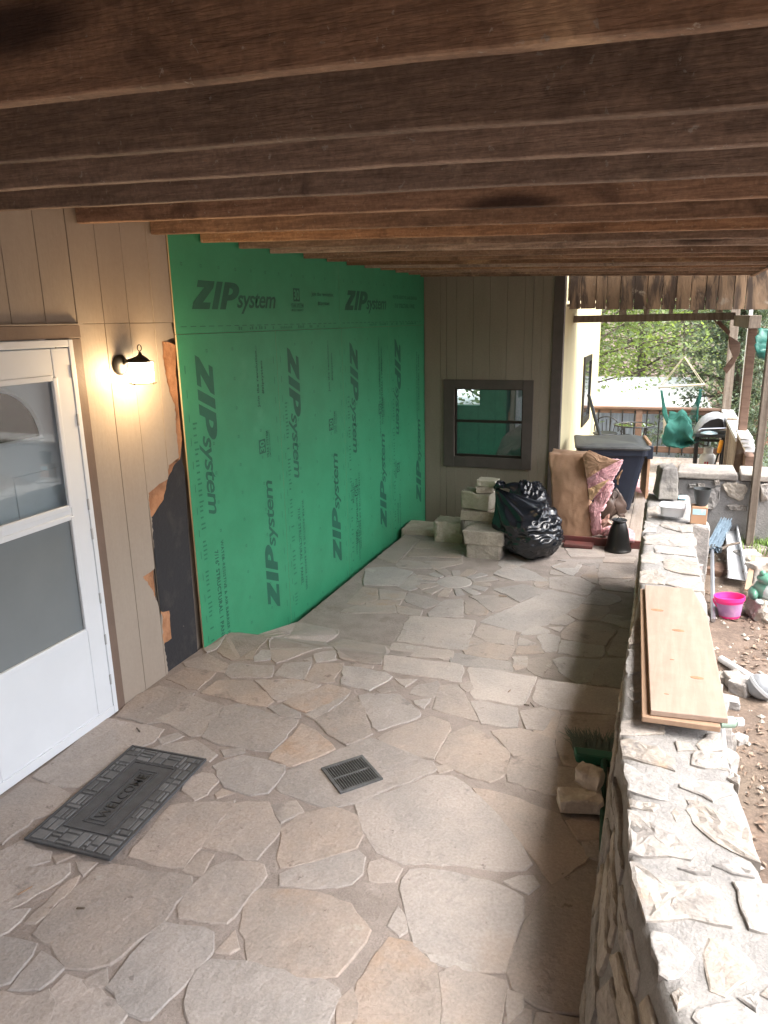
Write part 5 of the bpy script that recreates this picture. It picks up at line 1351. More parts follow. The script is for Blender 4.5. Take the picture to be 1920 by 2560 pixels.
# sling: a deep pouch, its rim rising to the two straps
NUh, NVh = 36, 14; vv = []
rimL, rimR = ld(300,640), ld(735,700)
bot = ld(470,1095); 
L0, Rr = ld(290,960), ld(690,900)
outl_l = [ld(x,y) for x,y in ((272,400),(285,560),(300,700),(345,850),(290,1000),(310,1050),(380,1100))]
outl_r = [ld(x,y) for x,y in ((790,375),(765,520),(560,690),(660,850),(690,950),(680,1040),(560,1110))]
inner_l = [ld(x,y) for x,y in ((290,395),(330,600),(370,740),(430,900),(480,1000),(500,1060),(470,1105))]
mid = [ld(x,y) for x,y in ((380,745),(480,740),(550,690),(620,760),(660,850),(680,950),(690,1040))]
low = [ld(x,y) for x,y in ((345,800),(410,920),(450,1000),(500,1045),(560,1060),(620,1060),(690,1045))]
bott = [ld(x,y) for x,y in ((285,1000),(300,1050),(350,1090),(430,1112),(520,1118),(600,1095),(690,1050))]
fy = [0,-.12,-.22,-.27,-.22,-.12,0]; by_ = [0,.12,.22,.27,.22,.12,0]
rows = [[p+Vector((0,-.10+f_*.4,0)) for p,f_ in zip(mid,fy)],[p.lerp(q_,.5)+Vector((0,-.22,0)) for p,q_ in zip(mid,low)],[p+Vector((0,-.30+.05*k,0)) for k,p in enumerate(low)],[p+Vector((0,-.22,0)) for p in bott],[p+Vector((0,.10,-.01)) for p in bott],[p.lerp(q_,.5)+Vector((0,.32,0)) for p,q_ in zip(mid,bott)],[p+Vector((0,.38,.03)) for p in mid]]
sheet_obj('sling', rows, m_hammock, hm, .02, 180, .008, 5)
sheet_obj('strap', [[ld(262,395),ld(292,395)],[ld(278,560),ld(325,570)],[ld(290,690)+Vector((0,-.05,0)),ld(365,720)+Vector((0,-.08,0))],[ld(350,830)+Vector((0,-.12,0)),ld(430,900)+Vector((0,-.14,0))],[ld(430,960)+Vector((0,-.15,0)),ld(520,1030)+Vector((0,-.18,0))]], m_hammock, hm, .006, 184, .01, 4)
fr_ = MB()
for k in range(9):
    t = k/8; fr_.tube([ld(305+35*t,700+60*t),ld(300+120*t,990+10*t)], .006, 4)
fr_.build('side_cord', m_rope, hm)
c3 = MB()
for k in range(10):
    t = k/9; c3.tube([ld(792-20*t,380+90*t),ld(630+115*t,740+60*t)], .004, 4)
c3.build('side_cord', m_hammock, hm)
sheet_obj('strap', [[ld(765,372),ld(806,372)],[ld(750,500),ld(790,500)],[ld(735,640),ld(758,640)],[ld(722,800),ld(745,800)]], m_hammock, hm, .006, 188, .01, 4)
# ------------------------------------------------ grill on its stand
YG = atz('L',720,1480,ZDK).y
def gd(x,y,Y=None): return aty('L',x,y,YG if Y is None else Y)
stand = thing('grill_stand', 'black metal stand with a flat top under the portable grill', 'stand', (gd(930,1000).x,YG,ZDK))
gx0, gx1, gzt = gd(718,950).x, gd(1140,950).x, gd(900,958).z
MB().box((gx0,YG-.02,gzt-.05),(gx1,YG+.42,gzt)).build('top', m_charpot, stand, .006)
for x_ in (gx0+.012,gx1-.055):
    for y_ in (YG,YG+.36): MB().box((x_,y_,ZDK),(x_+.045,y_+.04,gzt-.051)).build('leg', m_blackpl, stand, .003)
MB().box((gx0+.06,YG+.36,gzt-.17),(gx1-.06,YG+.385,gzt-.13)).build('cross_bar', m_blackpl, stand); MB().box((gx0+.06,YG+.005,ZDK+.12),(gx1-.06,YG+.03,ZDK+.14)).build('cross_bar', m_blackpl, stand)
MB().box((gx0+.01,YG-.04,ZDK),(gx0+.055,YG-.022,ZDK+.12)).build('foot', m_blackpl, stand)
gr_ = thing('portable_grill', 'grey portable gas grill with a domed lid on the black stand', 'grill', (gd(940,950).x,YG+.2,gzt))
pl_ = [(680,1010),(700,930),(740,845),(800,770),(870,720),(950,693),(1030,692),(1090,720),(1120,790),(1140,850),(1145,905),(1000,930),(760,945)]
lid = [gd(x,y,YG+.03) for x,y in pl_]; n = len(lid); cM = sum(lid,Vector())/n; vv = []
for t, s_ in ((0,.72),(.05,.88),(.12,.97),(.2,1),(.28,.97),(.36,.86),(.40,.7)):
    for p in lid: q_ = cM+(p-cM)*s_; vv.append(Vector((q_.x,YG+.0+t,max(q_.z,gzt+.003) if p.x > gx0 else q_.z)))
m7 = 7; ff = [(k*n+i,k*n+(i+1)%n,(k+1)*n+(i+1)%n,(k+1)*n+i) for k in range(m7-1) for i in range(n)]+[tuple(range(n))[::-1],tuple(range((m7-1)*n,m7*n))]
mk('lid', vv, ff, m_grey, gr_, True)
MB().prism([gd(x,y,YG-.012) for x,y in ((775,900),(830,830),(920,775),(1020,755),(1075,770),(1090,880),(1090,905),(780,915))], (0,.02,0)).build('front_panel', m_blackpl, gr_, .008)
MB().tube([gd(760,915,YG-.05),gd(800,895,YG-.05),gd(1110,885,YG-.05),gd(1130,905,YG-.04)], .012, 6).build('lid_handle', m_alu, gr_, 0, True)
MB().lathe([(.001,-.02),(.028,-.02),(.03,0),(.02,.02),(.001,.02)], gd(1150,880,YG+.1), 12, Matrix.Rotation(R(90),4,'Y')).build('control_knob', m_blackpl, gr_, 0, True)
ld_c = gd(890,958,YG+.04); ld_c.z = gzt
cl = thing('pot_lid', 'pale blue pot lid with a white knob lying on the grill stand', 'lid', ld_c)
MB().lathe([(.001,0),(.12,0),(.12,.012),(.09,.03),(.03,.05),(.001,.05)], ld_c, 24).build('lid_dome', mat('pale_blue_enamel',(.45,.60,.66),rough=.3), cl, 0, True)
MB().lathe([(.001,.05),(.018,.05),(.028,.075),(.02,.1),(.001,.102)], ld_c, 14).build('knob', m_whitepl, cl, 0, True)
tkc = gd(865,1405,YG+.22); tkc.z = ZDK
tk = thing('propane_tank', 'white propane tank standing under the grill stand', 'tank', tkc)
th_ = gd(880,1130,YG+.22).z-ZDK; rr_ = (gd(985,1300,YG+.22).x-gd(755,1300,YG+.22).x)/2*.95
MB().lathe([(.001,.02),(rr_*.7,.02),(rr_*.93,.06),(rr_,.10),(rr_,th_*.58),(rr_*.9,th_*.68),(rr_*.6,th_*.76),(.03,th_*.79),(.001,th_*.8)], tkc, 28).build('cylinder', m_tank, tk, 0, True)
MB().lathe([(rr_*.55,0),(rr_*.6,0),(rr_*.62,.05),(rr_*.55,.05)], tkc, 24).build('foot_ring', m_tank, tk)
MB().lathe([(rr_*.5,th_*.76),(rr_*.56,th_*.76),(rr_*.58,th_),(rr_*.5,th_)], tkc, 24).build('collar', m_tank, tk)
MB().lathe([(.001,th_*.78),(.02,th_*.78),(.02,th_*.93),(.035,th_*.94),(.035,th_*.98),(.001,th_*.98)], tkc, 12).build('valve', m_alu, tk)
me = rect_mesh([(-.028,0,-.004,.04),(.004,0,.028,.04)]); 
for v in me.vertices: v.co = tkc+Vector((v.co.x-.02,-rr_-.002,th_*.36+v.co.y))
link('red_mark', me, mat('red_label_ink',(.55,.06,.06),rough=.6), tk)
h0_, h1_, h2_ = gd(1060,1040,YG-.12), gd(1020,1205,YG-.13), gd(925,1480,YG-.16)
lp = thing('orange_handled_tool', 'long black tool with an orange grip leaning on the grill stand', 'tool', (h2_.x,h2_.y,ZDK))
MB().tube([h0_,h0_.lerp(h1_,.1),h0_.lerp(h1_,.9),h1_], [.02,.03,.03,.022], 10).build('grip', m_orange, lp, 0, True)
MB().tube([h1_,h1_+(h2_-h1_)*((h1_.z-ZDK)/(h1_.z-h2_.z))], .013, 8).build('shaft', m_blackpl, lp, 0, True)
# ================================================================== things along the stone wall
def wz_(n,x,y): return atz(n,x,y,ZW)
Yb_ = wz_('I',460,420).y
a, b = aty('I',365,420,Yb_), aty('I',545,200,Yb_)
block('boulder', ((a.x+b.x)/2,Yb_+.14,ZW+.005), (b.x-a.x,.30,b.z-ZW), .2, m_boulder, 'rough grey boulder standing on the far end of the stone wall', 'boulder', amp=.014, seed=193, round_=.12, taper=.22, n=14)
Yt = wz_('I',490,555).y
a, b = aty('I',410,500,Yt).x, aty('I',600,500,Yt).x; tw = b-a; th2 = aty('I',500,462,Yt+.05).z-ZW
tub = thing('plastic_tub', 'clear plastic food tub sitting on the stone wall', 'tub', ((a+b)/2,Yt+.08,ZW+.012))
Mt = fr(Vector(((a+b)/2,Yt+.08,ZW+.022)),0,0,-.05); Mb_old = Mb; Mb = Mt
hT = max(.06,th2*.85)
v,f = loft([ringp(tw*.8,.13,.0,.02),ringp(tw*.83,.135,.004,.025),ringp(tw*.95,.16,hT,.03),ringp(tw,.18,hT+.003,.03),ringp(tw,.18,hT-.006,.03),ringp(tw*.96,.165,hT-.008,.03),ringp(tw*.93,.155,hT-.01,.03),ringp(tw*.80,.128,.008,.025)]); mk('tub_body', v, f, mat('translucent_plastic',(.78,.80,.83),rough=.25), tub, True)
Mb = Mb_old
cb = aty('I',685,592,6.0); Yc = 5.55
a, b = aty('I',630,500,Yc), aty('I',735,585,Yc); zc0, zc1_ = b.z, aty('I',680,462,Yc).z
ZSH = zc0
zg_ = min(ZSH-.1,gz((a.x+b.x)/2,Yc)-.02)
block('ledge_stone', ((a.x+b.x)/2,Yc+.06,zg_), (.17,.20,ZSH-zg_-.002), .1, m_wallstone, 'white stone ledge at the outer side of the stone wall under the cardboard carton', 'stone', amp=.012, seed=197)
cbx = thing('carton', 'small brown cardboard carton with a pale blue label', 'box', ((a.x+b.x)/2,Yc,ZSH))
MB().box((a.x,Yc,ZSH),(b.x,Yc+.10,zc1_)).build('carton_body', m_card, cbx, .003)
l0, l1 = aty('I',642,475,Yc), aty('I',730,520,Yc); MB().box((l0.x,Yc-.0015,l1.z),(l1.x,Yc-.0003,l0.z)).build('label', m_bluelabel, cbx)
pr = (aty('I',770,345,Yc+.05).x-aty('I',640,345,Yc+.05).x)/2; ph_ = aty('I',705,335,Yc+.05).z-zc1_; pcx = aty('I',703,400,Yc+.05).x
fp = thing('flower_pot', 'charcoal plastic flower pot standing on the cardboard carton', 'pot', (pcx,Yc+.05,zc1_))
MB().lathe([(.001,.001),(pr*.62,.001),(pr*.66,.01),(pr*.98,ph_*.95),(pr,ph_),(pr*.94,ph_),(pr*.6,.03),(.001,.03)], (pcx,Yc+.05,zc1_), 28).build('pot', m_charpot, fp, 0, True)
o = sheet_obj('blue_packet', [[atz('I',542,380,ZW+.01),atz('I',600,382,ZW+.01)],[atz('I',540,402,ZW+.01),atz('I',596,404,ZW+.01)]], mat('cyan_paper',(.12,.5,.66),(.6,.75,.8),.5,30), None, .004, 201, .008); tag(o, 'small cyan packet beside the boulder on the stone wall', 'packet')
# ================================================================== yard beside the wall
def gy_(n,x,y):
    z = .2
    for _ in range(30): p = atz(n,x,y,z); z = .5*z+.5*gz(p.x,p.y)
    return p
rn = random.Random(21)
# pink toy bucket
pb = gy_('N',540,2165); Yp = pb.y+.07
r1 = (aty('N',800,1900,Yp).x-aty('N',365,1880,Yp).x)/2; hB = aty('N',580,1840,Yp).z-pb.z
bk = thing('toy_bucket', 'hot pink toy bucket with a lilac printed band in the yard', 'bucket', (aty('N',582,1900,Yp).x,Yp,pb.z))
Mk = fr(Vector((aty('N',582,1900,Yp).x,Yp,pb.z)),R(-4),R(-5),0)
MB().lathe([(.001,0),(r1*.62,0),(r1*.66,hB*.05),(r1*.70,hB*.12)], (0,0,0), 32, Mk).build('base', m_pinkpl, bk, 0, True)
MB().lathe([(r1*.70,hB*.121),(r1*.88,hB*.72),(r1*.86,hB*.72),(r1*.68,hB*.121)], (0,0,0), 32, Mk).build('printed_band', m_lilac, bk, 0, True)
MB().lathe([(r1*.88,hB*.721),(r1*.93,hB*.83),(r1*.99,hB*.84),(r1,hB),(r1*.93,hB),(r1*.9,hB*.86),(r1*.6,.02),(.001,.02)], (0,0,0), 32, Mk).build('rim', m_pinkpl, bk, 0, True)
MB().tube([Mk@Vector((-r1*1.01*math.cos(t)*1,-r1*.3*math.sin(t)-.0,hB*.86-hB*.62*math.sin(t)*.8 if t < .8 else hB*.86-hB*.62*math.sin(.8)*.8)) for t in lin(0,.8,.16)], .006, 6).build('handle', m_pinkpl, bk, 0, True)
# push broom: blue-grey bristles, metal tube
q0, q1 = gy_('N',300,1470), gy_('N',335,2200); q0.z += .16; q1.z += .02
pbm = thing('push_broom', 'worn blue-grey bristle broom with a shiny metal tube in the yard', 'broom', (q1.x,q1.y,gz(q1.x,q1.y)))
MB().tube([q0,q1], .014, 10).build('tube_handle', m_alu, pbm, 0, True)
e0 = gy_('N',470,1180); e0.z += .22; bb_ = MB()
for k in range(160):
    s_ = q0+Vector((rn.uniform(-.05,.05),rn.uniform(-.03,.03),rn.uniform(-.02,.03))); e = e0+Vector((rn.uniform(-.05,.05),rn.uniform(-.06,.06),rn.uniform(-.04,.04))); bb_.tube([s_,s_.lerp(e,.5)+Vector((0,0,.01)),e], [.004,.0035,.002], 3, False)
o = bb_.build('bristles', m_blue, pbm); o['kind'] = 'stuff'
MB().box((-.07,-.03,-.03),(.07,.03,.03),fr(q0+Vector((0,.02,0)),.2,0,.4)).build('head', m_charpot, pbm, .01)
# metal channel
def up(p,h): return Vector((p.x,p.y,p.z+h))
cA, cB, cC, cD = gy_('N',490,1100), gy_('N',635,1110), gy_('N',770,1740), gy_('N',530,1700)
hgt = .09; chn_ = thing('metal_channel', 'pale grey metal gutter channel lying in the yard rubble', 'gutter', (cD.x,cD.y,gz(cD.x,cD.y)))
zt0 = max(p.z for p in (cA,cB,cC,cD))+.05
A_, B_, C_, D_ = [Vector((p.x,p.y,zt0+(.05 if p in (cA,cB) else 0))) for p in (cA,cB,cC,cD)]
MB().prism([A_,B_,C_,D_], (0,0,.004)).build('web', m_greyroof, chn_); 
for a,b in ((A_,D_),(B_,C_)):
    s_ = (b-a).cross(Vector((0,0,1))).normalized()*.005
    MB().prism([a-s_,a+s_,b+s_,b-s_], (0,0,hgt*.7)).build('flange', m_greyroof, chn_)
# frog on a rock
fk = gy_('N',960,2180)
block('yard_rock', (fk.x+.10,fk.y+.12,gz(fk.x,fk.y)-.03), (.34,.26,.17), .3, m_rock, 'round tan rock under the ceramic frog', 'rock', amp=.03, seed=210, round_=.2)
fz = gz(fk.x,fk.y)+.12; fc = aty('N',1030,1900,fk.y+.10)
fg = thing('frog_statue', 'green and pale glazed frog statue sitting on a tan rock', 'statue', (fc.x,fc.y,fz))
fs = .95
lump('body', (fc.x+.02*fs,fc.y,fz+.08*fs), (.10*fs,.085*fs,.085*fs), m_frog, 220, fg, .05)
lump('belly', (fc.x+.035*fs,fc.y-.035*fs,fz+.075*fs), (.078*fs,.065*fs,.07*fs), m_frogbelly, 223, fg, .04)
lump('head', (fc.x+.01*fs,fc.y-.01*fs,fz+.155*fs), (.075*fs,.07*fs,.042*fs), m_frog, 226, fg, .05)
for sx in (-1,1):
    lump('eye', (fc.x+.01*fs+sx*.042*fs,fc.y-.02*fs,fz+.195*fs), (.022*fs,.022*fs,.022*fs), m_frog, 229, fg, .03, n=16)
    lump('hind_leg', (fc.x+.02*fs+sx*.095*fs,fc.y-.01*fs,fz+.045*fs), (.035*fs,.075*fs,.045*fs), m_frog, 232, fg, .05, n=18)
    lump('foot', (fc.x+.03*fs+sx*.07*fs,fc.y-.085*fs,fz+.014*fs), (.03*fs,.045*fs,.014*fs), m_frogbelly, 235, fg, .08, n=16)
# white tube with a round grey head
t0_, t1_ = gy_('I',825,1540), gy_('I',1035,1700); t0_.z += .03; t1_.z += .05
pt = thing('plastic_tube', 'white tube joined to a round scuffed grey plastic ball in the dirt', 'tube', (t1_.x,t1_.y,gz(t1_.x,t1_.y)))
MB().tube([t0_,t0_.lerp(t1_,.05),t1_], [.012,.02,.022], 10).build('tube', m_whitepl, pt, 0, True)
bl = gy_('I',1110,1790); lump('ball', (bl.x,bl.y+.02,gz(bl.x,bl.y)+.06), (.07,.065,.065), m_grey, 240, pt, .06)
MB().lathe([(.066,-.008),(.073,-.008),(.073,.008),(.066,.008)], (bl.x,bl.y+.02,gz(bl.x,bl.y)+.06), 24, Matrix.Rotation(.7,4,'Y')).build('band', m_greyroof, pt)
# bottle under the planks
b0_ = atz('I',870,1950,ZW+.02); b1_ = atz('I',985,1948,ZW+.02)
bt = thing('plastic_bottle', 'small clear green bottle with a white cap poking out under the planks', 'bottle', b0_)
ax_ = (b1_-b0_); MB().tube([b0_-ax_*.4,b0_,b0_+ax_*.45,b0_+ax_*.6], [.022,.022,.022,.012], 14).build('bottle_body', mat('green_clear_plastic',(.30,.42,.34),rough=.15), bt, 0, True)
MB().tube([b0_+ax_*.6,b1_], .017, 14).build('cap', m_whitepl, bt, 0, True)
# limestone kerb blocks
k0, k1 = gy_('N',350,850), gy_('N',1060,940); kt = aty('N',400,660,k0.y)
block('kerb_block', ((k0.x+k1.x)/2+.1,k0.y+.05,gz(k0.x,k0.y)-.03), (k1.x-k0.x+.2,.16,kt.z-gz(k0.x,k0.y)+.03), math.atan2(k1.y-k0.y,k1.x-k0.x), m_wallstone, 'long pale limestone kerb block lying in front of the rubble cross wall', 'stone', amp=.01, seed=250, n=12)
k2 = gy_('N',1060,1140); block('kerb_block', (k2.x+.12,k2.y+.08,gz(k2.x,k2.y)-.02), (.26,.2,.2), .1, m_wallstone, 'short upright white limestone block at the end of the grass patch', 'stone', amp=.012, seed=256)
# countable rocks in the yard
for k,(x,y,sx,sy,sz,rz_,m_,lb) in enumerate(((500,960,.22,.16,.07,.2,m_wallstone,'bright white flat stone just above the grass patch'),(250,1290,.14,.10,.08,-.4,m_rock,'brown broken stone between the wall and the metal channel'),(300,1160,.2,.1,.05,.3,m_whiteroof,'white crumpled stone flake next to the wall beyond the push broom'),
    (800,1220,.34,.12,.05,-.1,m_wallstone,'long thin grey slab below the grass patch'),(800,1440,.2,.15,.12,.5,m_boulder,'dark grey rock beside the metal channel'),(980,1500,.18,.12,.09,.2,m_rock,'flat-topped tan rock beyond the ceramic frog'),(890,1650,.12,.1,.16,.9,m_wallstone,'pale upright shard between channel and frog'),
    (400,1560,.22,.14,.06,1.1,m_brownwood,'dark flat shard lying under the push broom bristles'),(400,2110,.09,.07,.07,.2,m_wallstone,'small pale stone at the foot of the pink bucket'),(960,1260,.12,.08,.05,.1,m_rock,'small stone at the end of the thin grey slab'))):
    p = gy_('N',x,y); block('yard_rock', (p.x,p.y+sy/2,gz(p.x,p.y)-.015), (sx,sy,sz), rz_, m_, lb, 'rock', amp=.016, seed=260+k, round_=.14, n=7)
for k,(x,y,s_) in enumerate(((870,1690,.07),(990,1770,.10),(930,1720,.09),(900,1860,.07),(960,2110,.06))):
    p = gy_('I',x,y); block('yard_rock', (p.x,p.y+s_/2,gz(p.x,p.y)-.012), (s_*1.3,s_,s_*.8), k, m_wallstone, 'small pale stone lying in the dirt near the white tube', 'rock', 'small stones near the white tube', amp=.012, seed=280+k, round_=.16, n=6)
# broken chunks along the wall's outer edge
rr9 = random.Random(8)
for k in range(34):
    y = 1.75+k*.13+rr9.uniform(-.03,.03); x = xout(y)+rr9.uniform(.0,.035); s_ = rr9.uniform(.04,.075)
    z0 = max(gz(x,y)-.02, .14)
    block('rubble_chunk', (x,y,z0), (s_*1.2,s_*1.2,max(.06,ZW-.10-z0-rr9.uniform(0,.2))), rr9.uniform(0,3), m_wallstone, 'broken white chunk of mortar and stone along the wall outer edge', 'stone', 'rubble chunks along the wall', amp=.02, seed=300+k, round_=.16, n=6)
# stick, root
p0, p1 = gy_('N',380,1430), gy_('N',670,1375); p0.z += .12; p1.z += .16
o = MB().tube([p0,p0.lerp(p1,.5)+Vector((0,0,.02)),p1], [.012,.011,.008], 7).build('stick', m_bark, None, 0, True); tag(o, 'forked dry stick lying across the metal channel', 'stick')
p0, p1 = gy_('N',830,1540), gy_('N',750,1840); p0.z += .14; p1.z += .04
o = MB().prism([p0,p0+Vector((.03,0,0)),p1+Vector((.04,0,0)),p1], (0,0,.015)).build('wood_shard', m_plankunder, None, .002); tag(o, 'splintered tan wood shard between the channel and the frog', 'wood')
# grass patch, leaf litter, pebbles: uncountable
def tuft(spots, m, name, label, cat, hmin, hmax):
    v = []; f = []
    for (x,y) in spots:
        z = gz(x,y); a = rn.uniform(0,6.28); h_ = rn.uniform(hmin,hmax); w_ = .0045; l_ = rn.uniform(.2,.7)*h_
        d = Vector((math.cos(a),math.sin(a),0)); s_ = Vector((-d.y,d.x,0))*w_; b = Vector((x,y,z-.005)); n = len(v)
        v += [b-s_,b+s_,b+d*l_*.4+Vector((0,0,h_*.6))+s_*.7,b+d*l_*.4+Vector((0,0,h_*.6))-s_*.7,b+d*l_+Vector((0,0,h_))]; f += [(n,n+1,n+2,n+3),(n+3,n+2,n+4)]
    o = mk(name, v, f, m); o['kind'] = 'stuff'; tag(o, label, cat); return o
g0, g1, g2 = gy_('N',640,980), gy_('N',1079,1230), gy_('N',980,1060)
sp = []
for k in range(5200):
    t = rn.random(); c_ = g0.lerp(g1,t) if rn.random() < .5 else g2; s_ = rn.gauss(0,.13); q_ = rn.gauss(0,.10); sp.append((c_.x+s_+.1,c_.y+q_))
tuft(sp, m_grass, 'grass', 'short bright green grass patch by the limestone kerb block', 'grass', .04,.12)
v = []; f = []
for k in range(9000):
    x = rn.uniform(.35,3.2); y = rn.uniform(1.2,8.0)
    if nz((x,y,0),1.4,330) < -.12: continue
    z = gz(x,y)+.006; s_ = rn.uniform(.010,.026); a = rn.uniform(0,6.28); d = Vector((math.cos(a),math.sin(a),rn.uniform(-.35,.35)))*s_; e = Vector((-math.sin(a),math.cos(a),rn.uniform(-.4,.4)))*s_*.45; c_ = Vector((x,y,z)); n = len(v)
    v += [c_-d,c_-e+Vector((0,0,.005)),c_+d,c_+e+Vector((0,0,.004))]; f.append((n,n+1,n+2,n+3))
o = mk('leaf_litter', v, f, m_leafbrown); o['kind'] = 'stuff'; tag(o, 'dry brown leaf litter scattered over the dirt yard', 'leaf litter')
mb = MB()
for k in range(1100):
    x = rn.uniform(.35,2.6); y = rn.uniform(1.2,7.5); s_ = rn.uniform(.006,.022); c_ = Vector((x,y,gz(x,y)+s_*.2))
    vs_ = [c_+Vector((rn.uniform(.6,1)*s_*a,rn.uniform(.6,1)*s_*b,rn.uniform(.5,.9)*s_*g_)) for a,b,g_ in ((1,0,0),(-1,0,0),(0,1,0),(0,-1,0),(0,0,1),(0,0,-1))]
    mb.add(vs_, [(0,2,4),(2,1,4),(1,3,4),(3,0,4),(2,0,5),(1,2,5),(3,1,5),(0,3,5)])
o = mb.build('gravel', m_rock); o['kind'] = 'stuff'; tag(o, 'small pale pebbles and stone chips in the dirt yard', 'gravel')
# ================================================================== shed, trees beyond
shed = thing('metal_shed', 'low metal shed with a white roof and corrugated walls below the deck', 'shed', (1,19,-2.4))
YS0 = 18.6; zE = aty('K',700,1178,YS0).z; YS1 = 24.5; zRg = aty('K',600,945,YS1).z
xs0, xs1 = aty('K',-1500,1000,YS0).x, aty('K',1215,1168,YS0).x
ribs = []; x = xs0; n = 0; v = []; f = []
while x < xs1:
    for dx, dy in ((0,0),(.025,.02),(.05,.02),(.075,0)):
        v += [(x+dx,YS0-dy,-2.5),(x+dx,YS0-dy,zE-.05)]
    x += .11
f = [(2*i,2*i+2,2*i+3,2*i+1) for i in range(len(v)//2-1)]
mk('corrugated_wall', v, f, m_corr, shed)
xr1 = aty('K',985,1000,YS1).x
rf = MB().prism([(xs0,YS0-.25,zE-.02),(xs1,YS0-.25,zE-.02),(xs1-.3,YS1,zRg),(xs0,YS1,zRg)], (0,0,.05)).build('roof', m_whiteroof, shed)
nm = 9
for k in range(nm):
    xx = xs0+(xs1-.3-xs0)*(k+.5)/nm; MB().tube([(xx,YS0-.25,zE+.035),(xx,YS1,zRg+.055)], .018, 5).build('roof_seam', m_whiteroof, rf)
MB().box((xs1-.02,YS0,-2.5),(xs1+.02,YS1,zE-.06)).build('end_wall', m_corr, shed)
MB().prism([(xs1,YS0,zE-.05),(xs1,YS1,zE-.05),(xs1-.15,YS1,zRg-.02)], (.02,0,0)).build('gable_end', m_corr, shed)
hs_ = thing('red_roofed_shed', 'small shed with a rusty red roof next to the white-roofed shed', 'shed', (xs1+2,23,-2.4))
MB().box((xs1+.6,22.0,-2.6),(xs1+4.5,25,-1.4)).build('wall', m_corr, hs_)
MB().prism([(xs1+.4,21.7,-1.38),(xs1+4.7,21.7,-1.38),(xs1+4.7,25.2,-.1),(xs1+.4,25.2,-.1)], (0,0,.06)).build('roof', m_redroof, hs_)
def tree(base, h_, cr, m, label, seed, nb=26, leaves=16000, ls=.05, cz=.62, trunk=.13, needle=False, group=None, name='leafy_tree', lean=(0,0), limb_leaf=True, lo=.3):
    rt = random.Random(seed); t = thing(name, label, 'tree', base, group); B = Vector(base); wood = MB(); tips = []
    top = B+Vector((lean[0],lean[1],h_*.92))
    tr_ = [B+Vector((0,0,-.3)),B+Vector((lean[0]*.2+rt.uniform(-.1,.1),lean[1]*.2,h_*.3)),B+Vector((lean[0]*.6,lean[1]*.6,h_*.6)),top]
    wood.tube(tr_, [trunk*1.2,trunk*.9,trunk*.55,trunk*.08], 8)
    for k in range(nb):
        s_ = lo+(1-lo)*(k+.5)/nb*.95; p = B+Vector((lean[0]*s_,lean[1]*s_,h_*.92*s_)); a = k*2.4+rt.uniform(-.4,.4)
        prof_ = (1-(abs(s_-cz*.9)/(1.05-cz*.4))**2) if not needle else (1.08-s_)*1.1
        L_ = max(.25,cr*max(.15,prof_))*rt.uniform(.75,1.1); d = Vector((math.cos(a),math.sin(a),rt.uniform(.1,.55) if not needle else rt.uniform(-.1,.3)))
        q = p+d*L_*.5+Vector((0,0,.05)); e = p+d*L_; wood.tube([p,q,e], [trunk*.32*(1-s_*.6),trunk*.18*(1-s_*.5),.006], 5)
        for j in range(6):
            f_ = rt.uniform(.3,1); bp = p+d*L_*f_; a2 = rt.uniform(0,6.28); sub = Vector((math.cos(a2),math.sin(a2),rt.uniform(-.3,.6)))*L_*rt.uniform(.18,.42)
            wood.tube([bp,bp+sub], [.012,.004], 4, False); tips.append((bp+sub,L_)); tips.append((bp+sub*.5,L_))
    wood.build('trunk', m_bark, t)
    v = []; f = []; per = max(1,leaves//len(tips))
    for (c_,L_) in tips:
        cl_ = rt.uniform(.5,1.4); sg = (.16 if needle else .21)*cr*.55
        for k in range(int(per*cl_)):
            o_ = Vector((rt.gauss(0,1),rt.gauss(0,1),rt.gauss(0,.7)))*sg; p = c_+o_; s_ = ls*rt.uniform(.6,1.3)
            a = rt.uniform(0,6.28); tl_ = rt.uniform(-.9,.9); d = Vector((math.cos(a)*math.cos(tl_),math.sin(a)*math.cos(tl_),math.sin(tl_)-.25)); e = d.cross(Vector((rt.uniform(-.5,.5),rt.uniform(-.5,.5),1))).normalized()
            n = len(v); wd = .22 if needle else .42
            v += [p,p+d*s_*.5+e*s_*wd,p+d*s_,p+d*s_*.5-e*s_*wd]; f.append((n,n+1,n+2,n+3))
    mk('crown', v, f, m, t); return t
bT = aty('K',430,950,15.6)
tree((bT.x-.9,15.8,-2.4), 7.6, 2.3, m_leaf1, 'light green maple with airy branches leaning over the white shed roof', 1, 34, 15000, .07, .75, .10, lean=(.8,.2), lo=.44)
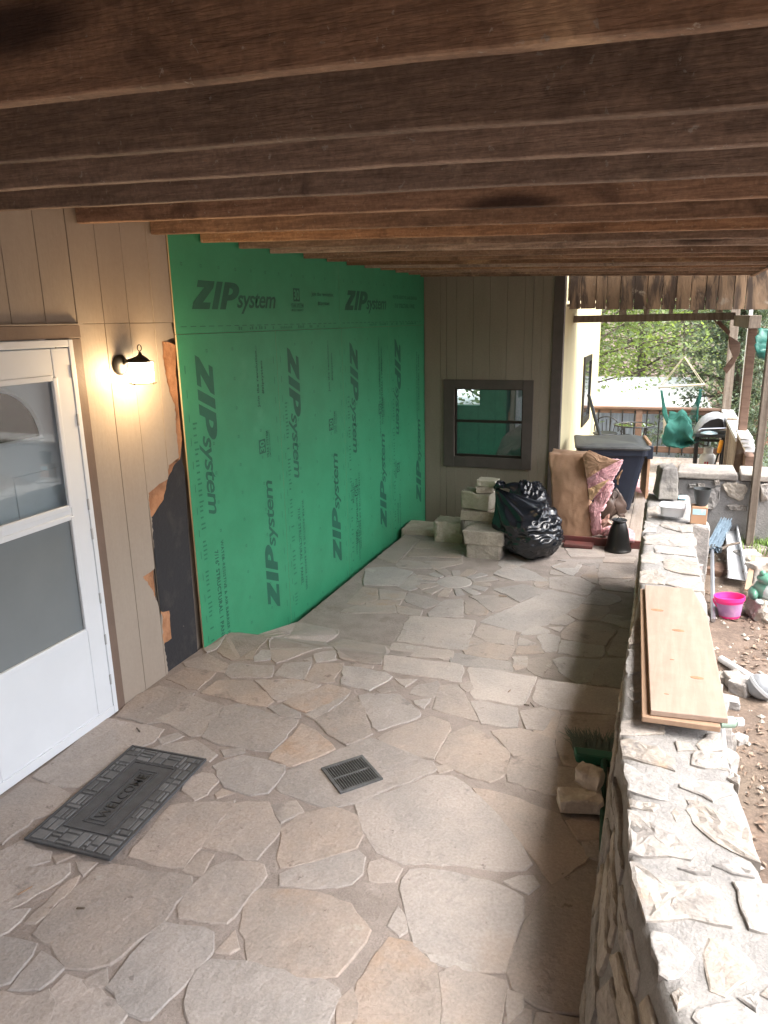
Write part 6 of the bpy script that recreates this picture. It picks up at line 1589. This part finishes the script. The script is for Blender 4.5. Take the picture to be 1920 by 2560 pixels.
tree((aty('K',1010,900,17).x+1.0,17.4,-2.4), 7.4, 1.7, m_leaf2, 'dense dark green juniper right behind the deck side railing', 2, 60, 26000, .10, .5, .14, True, name='juniper_tree', lo=.08)
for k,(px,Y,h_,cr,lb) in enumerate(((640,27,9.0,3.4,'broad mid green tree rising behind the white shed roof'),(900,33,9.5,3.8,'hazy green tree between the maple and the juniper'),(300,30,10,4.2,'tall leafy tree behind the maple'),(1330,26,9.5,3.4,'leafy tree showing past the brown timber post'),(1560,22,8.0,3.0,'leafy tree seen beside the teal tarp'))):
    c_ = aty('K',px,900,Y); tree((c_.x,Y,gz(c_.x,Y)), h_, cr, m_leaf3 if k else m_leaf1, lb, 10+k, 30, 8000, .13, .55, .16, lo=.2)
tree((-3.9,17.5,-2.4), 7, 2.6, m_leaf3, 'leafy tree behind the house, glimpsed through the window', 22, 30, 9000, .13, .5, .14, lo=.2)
# trees across the yard and behind the viewer
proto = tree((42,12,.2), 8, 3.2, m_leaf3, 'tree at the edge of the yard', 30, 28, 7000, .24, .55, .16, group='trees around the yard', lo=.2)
def copy_tree(o, loc, rz, s_, label):
    c_ = o.copy(); COL.objects.link(c_); c_.location = loc; c_.rotation_euler[2] = rz; c_.scale = (s_,s_,s_); c_['label'] = label
    for ch in o.children:
        d = ch.copy(); COL.objects.link(d); d.parent = c_
for k,(x,y,rz_,s_) in enumerate(((38,24,1,1.0),(45,-2,2,1.1),(40,-16,3,.9),(-2,-30,.5,.8),(-14,-28,4,.9),(14,-30,5,.85))):
    copy_tree(proto, (x,y,.2 if x > 0 else 0), rz_, s_, 'tree at the edge of the yard')
# stacked stone on a pallet in the yard, mirrored in the storm door glass
pal = thing('stone_pallet', 'pallet of stacked white stone standing out in the yard', 'stone stack', (4.5,5.8,.25))
MB().box((3.9,5.3,.16),(5.2,6.3,.30)).build('pallet', m_greywood, pal)
for k in range(6):
    for j in range(4):
        for i in range(3):
            MB().box((3.95+j*.31+rn.uniform(0,.04),5.32+i*.32,.302+k*.16),(3.95+j*.31+.28,5.32+i*.32+.29,.302+k*.16+.15)).build('stone', m_wallstone, pal, .012, seg=1)
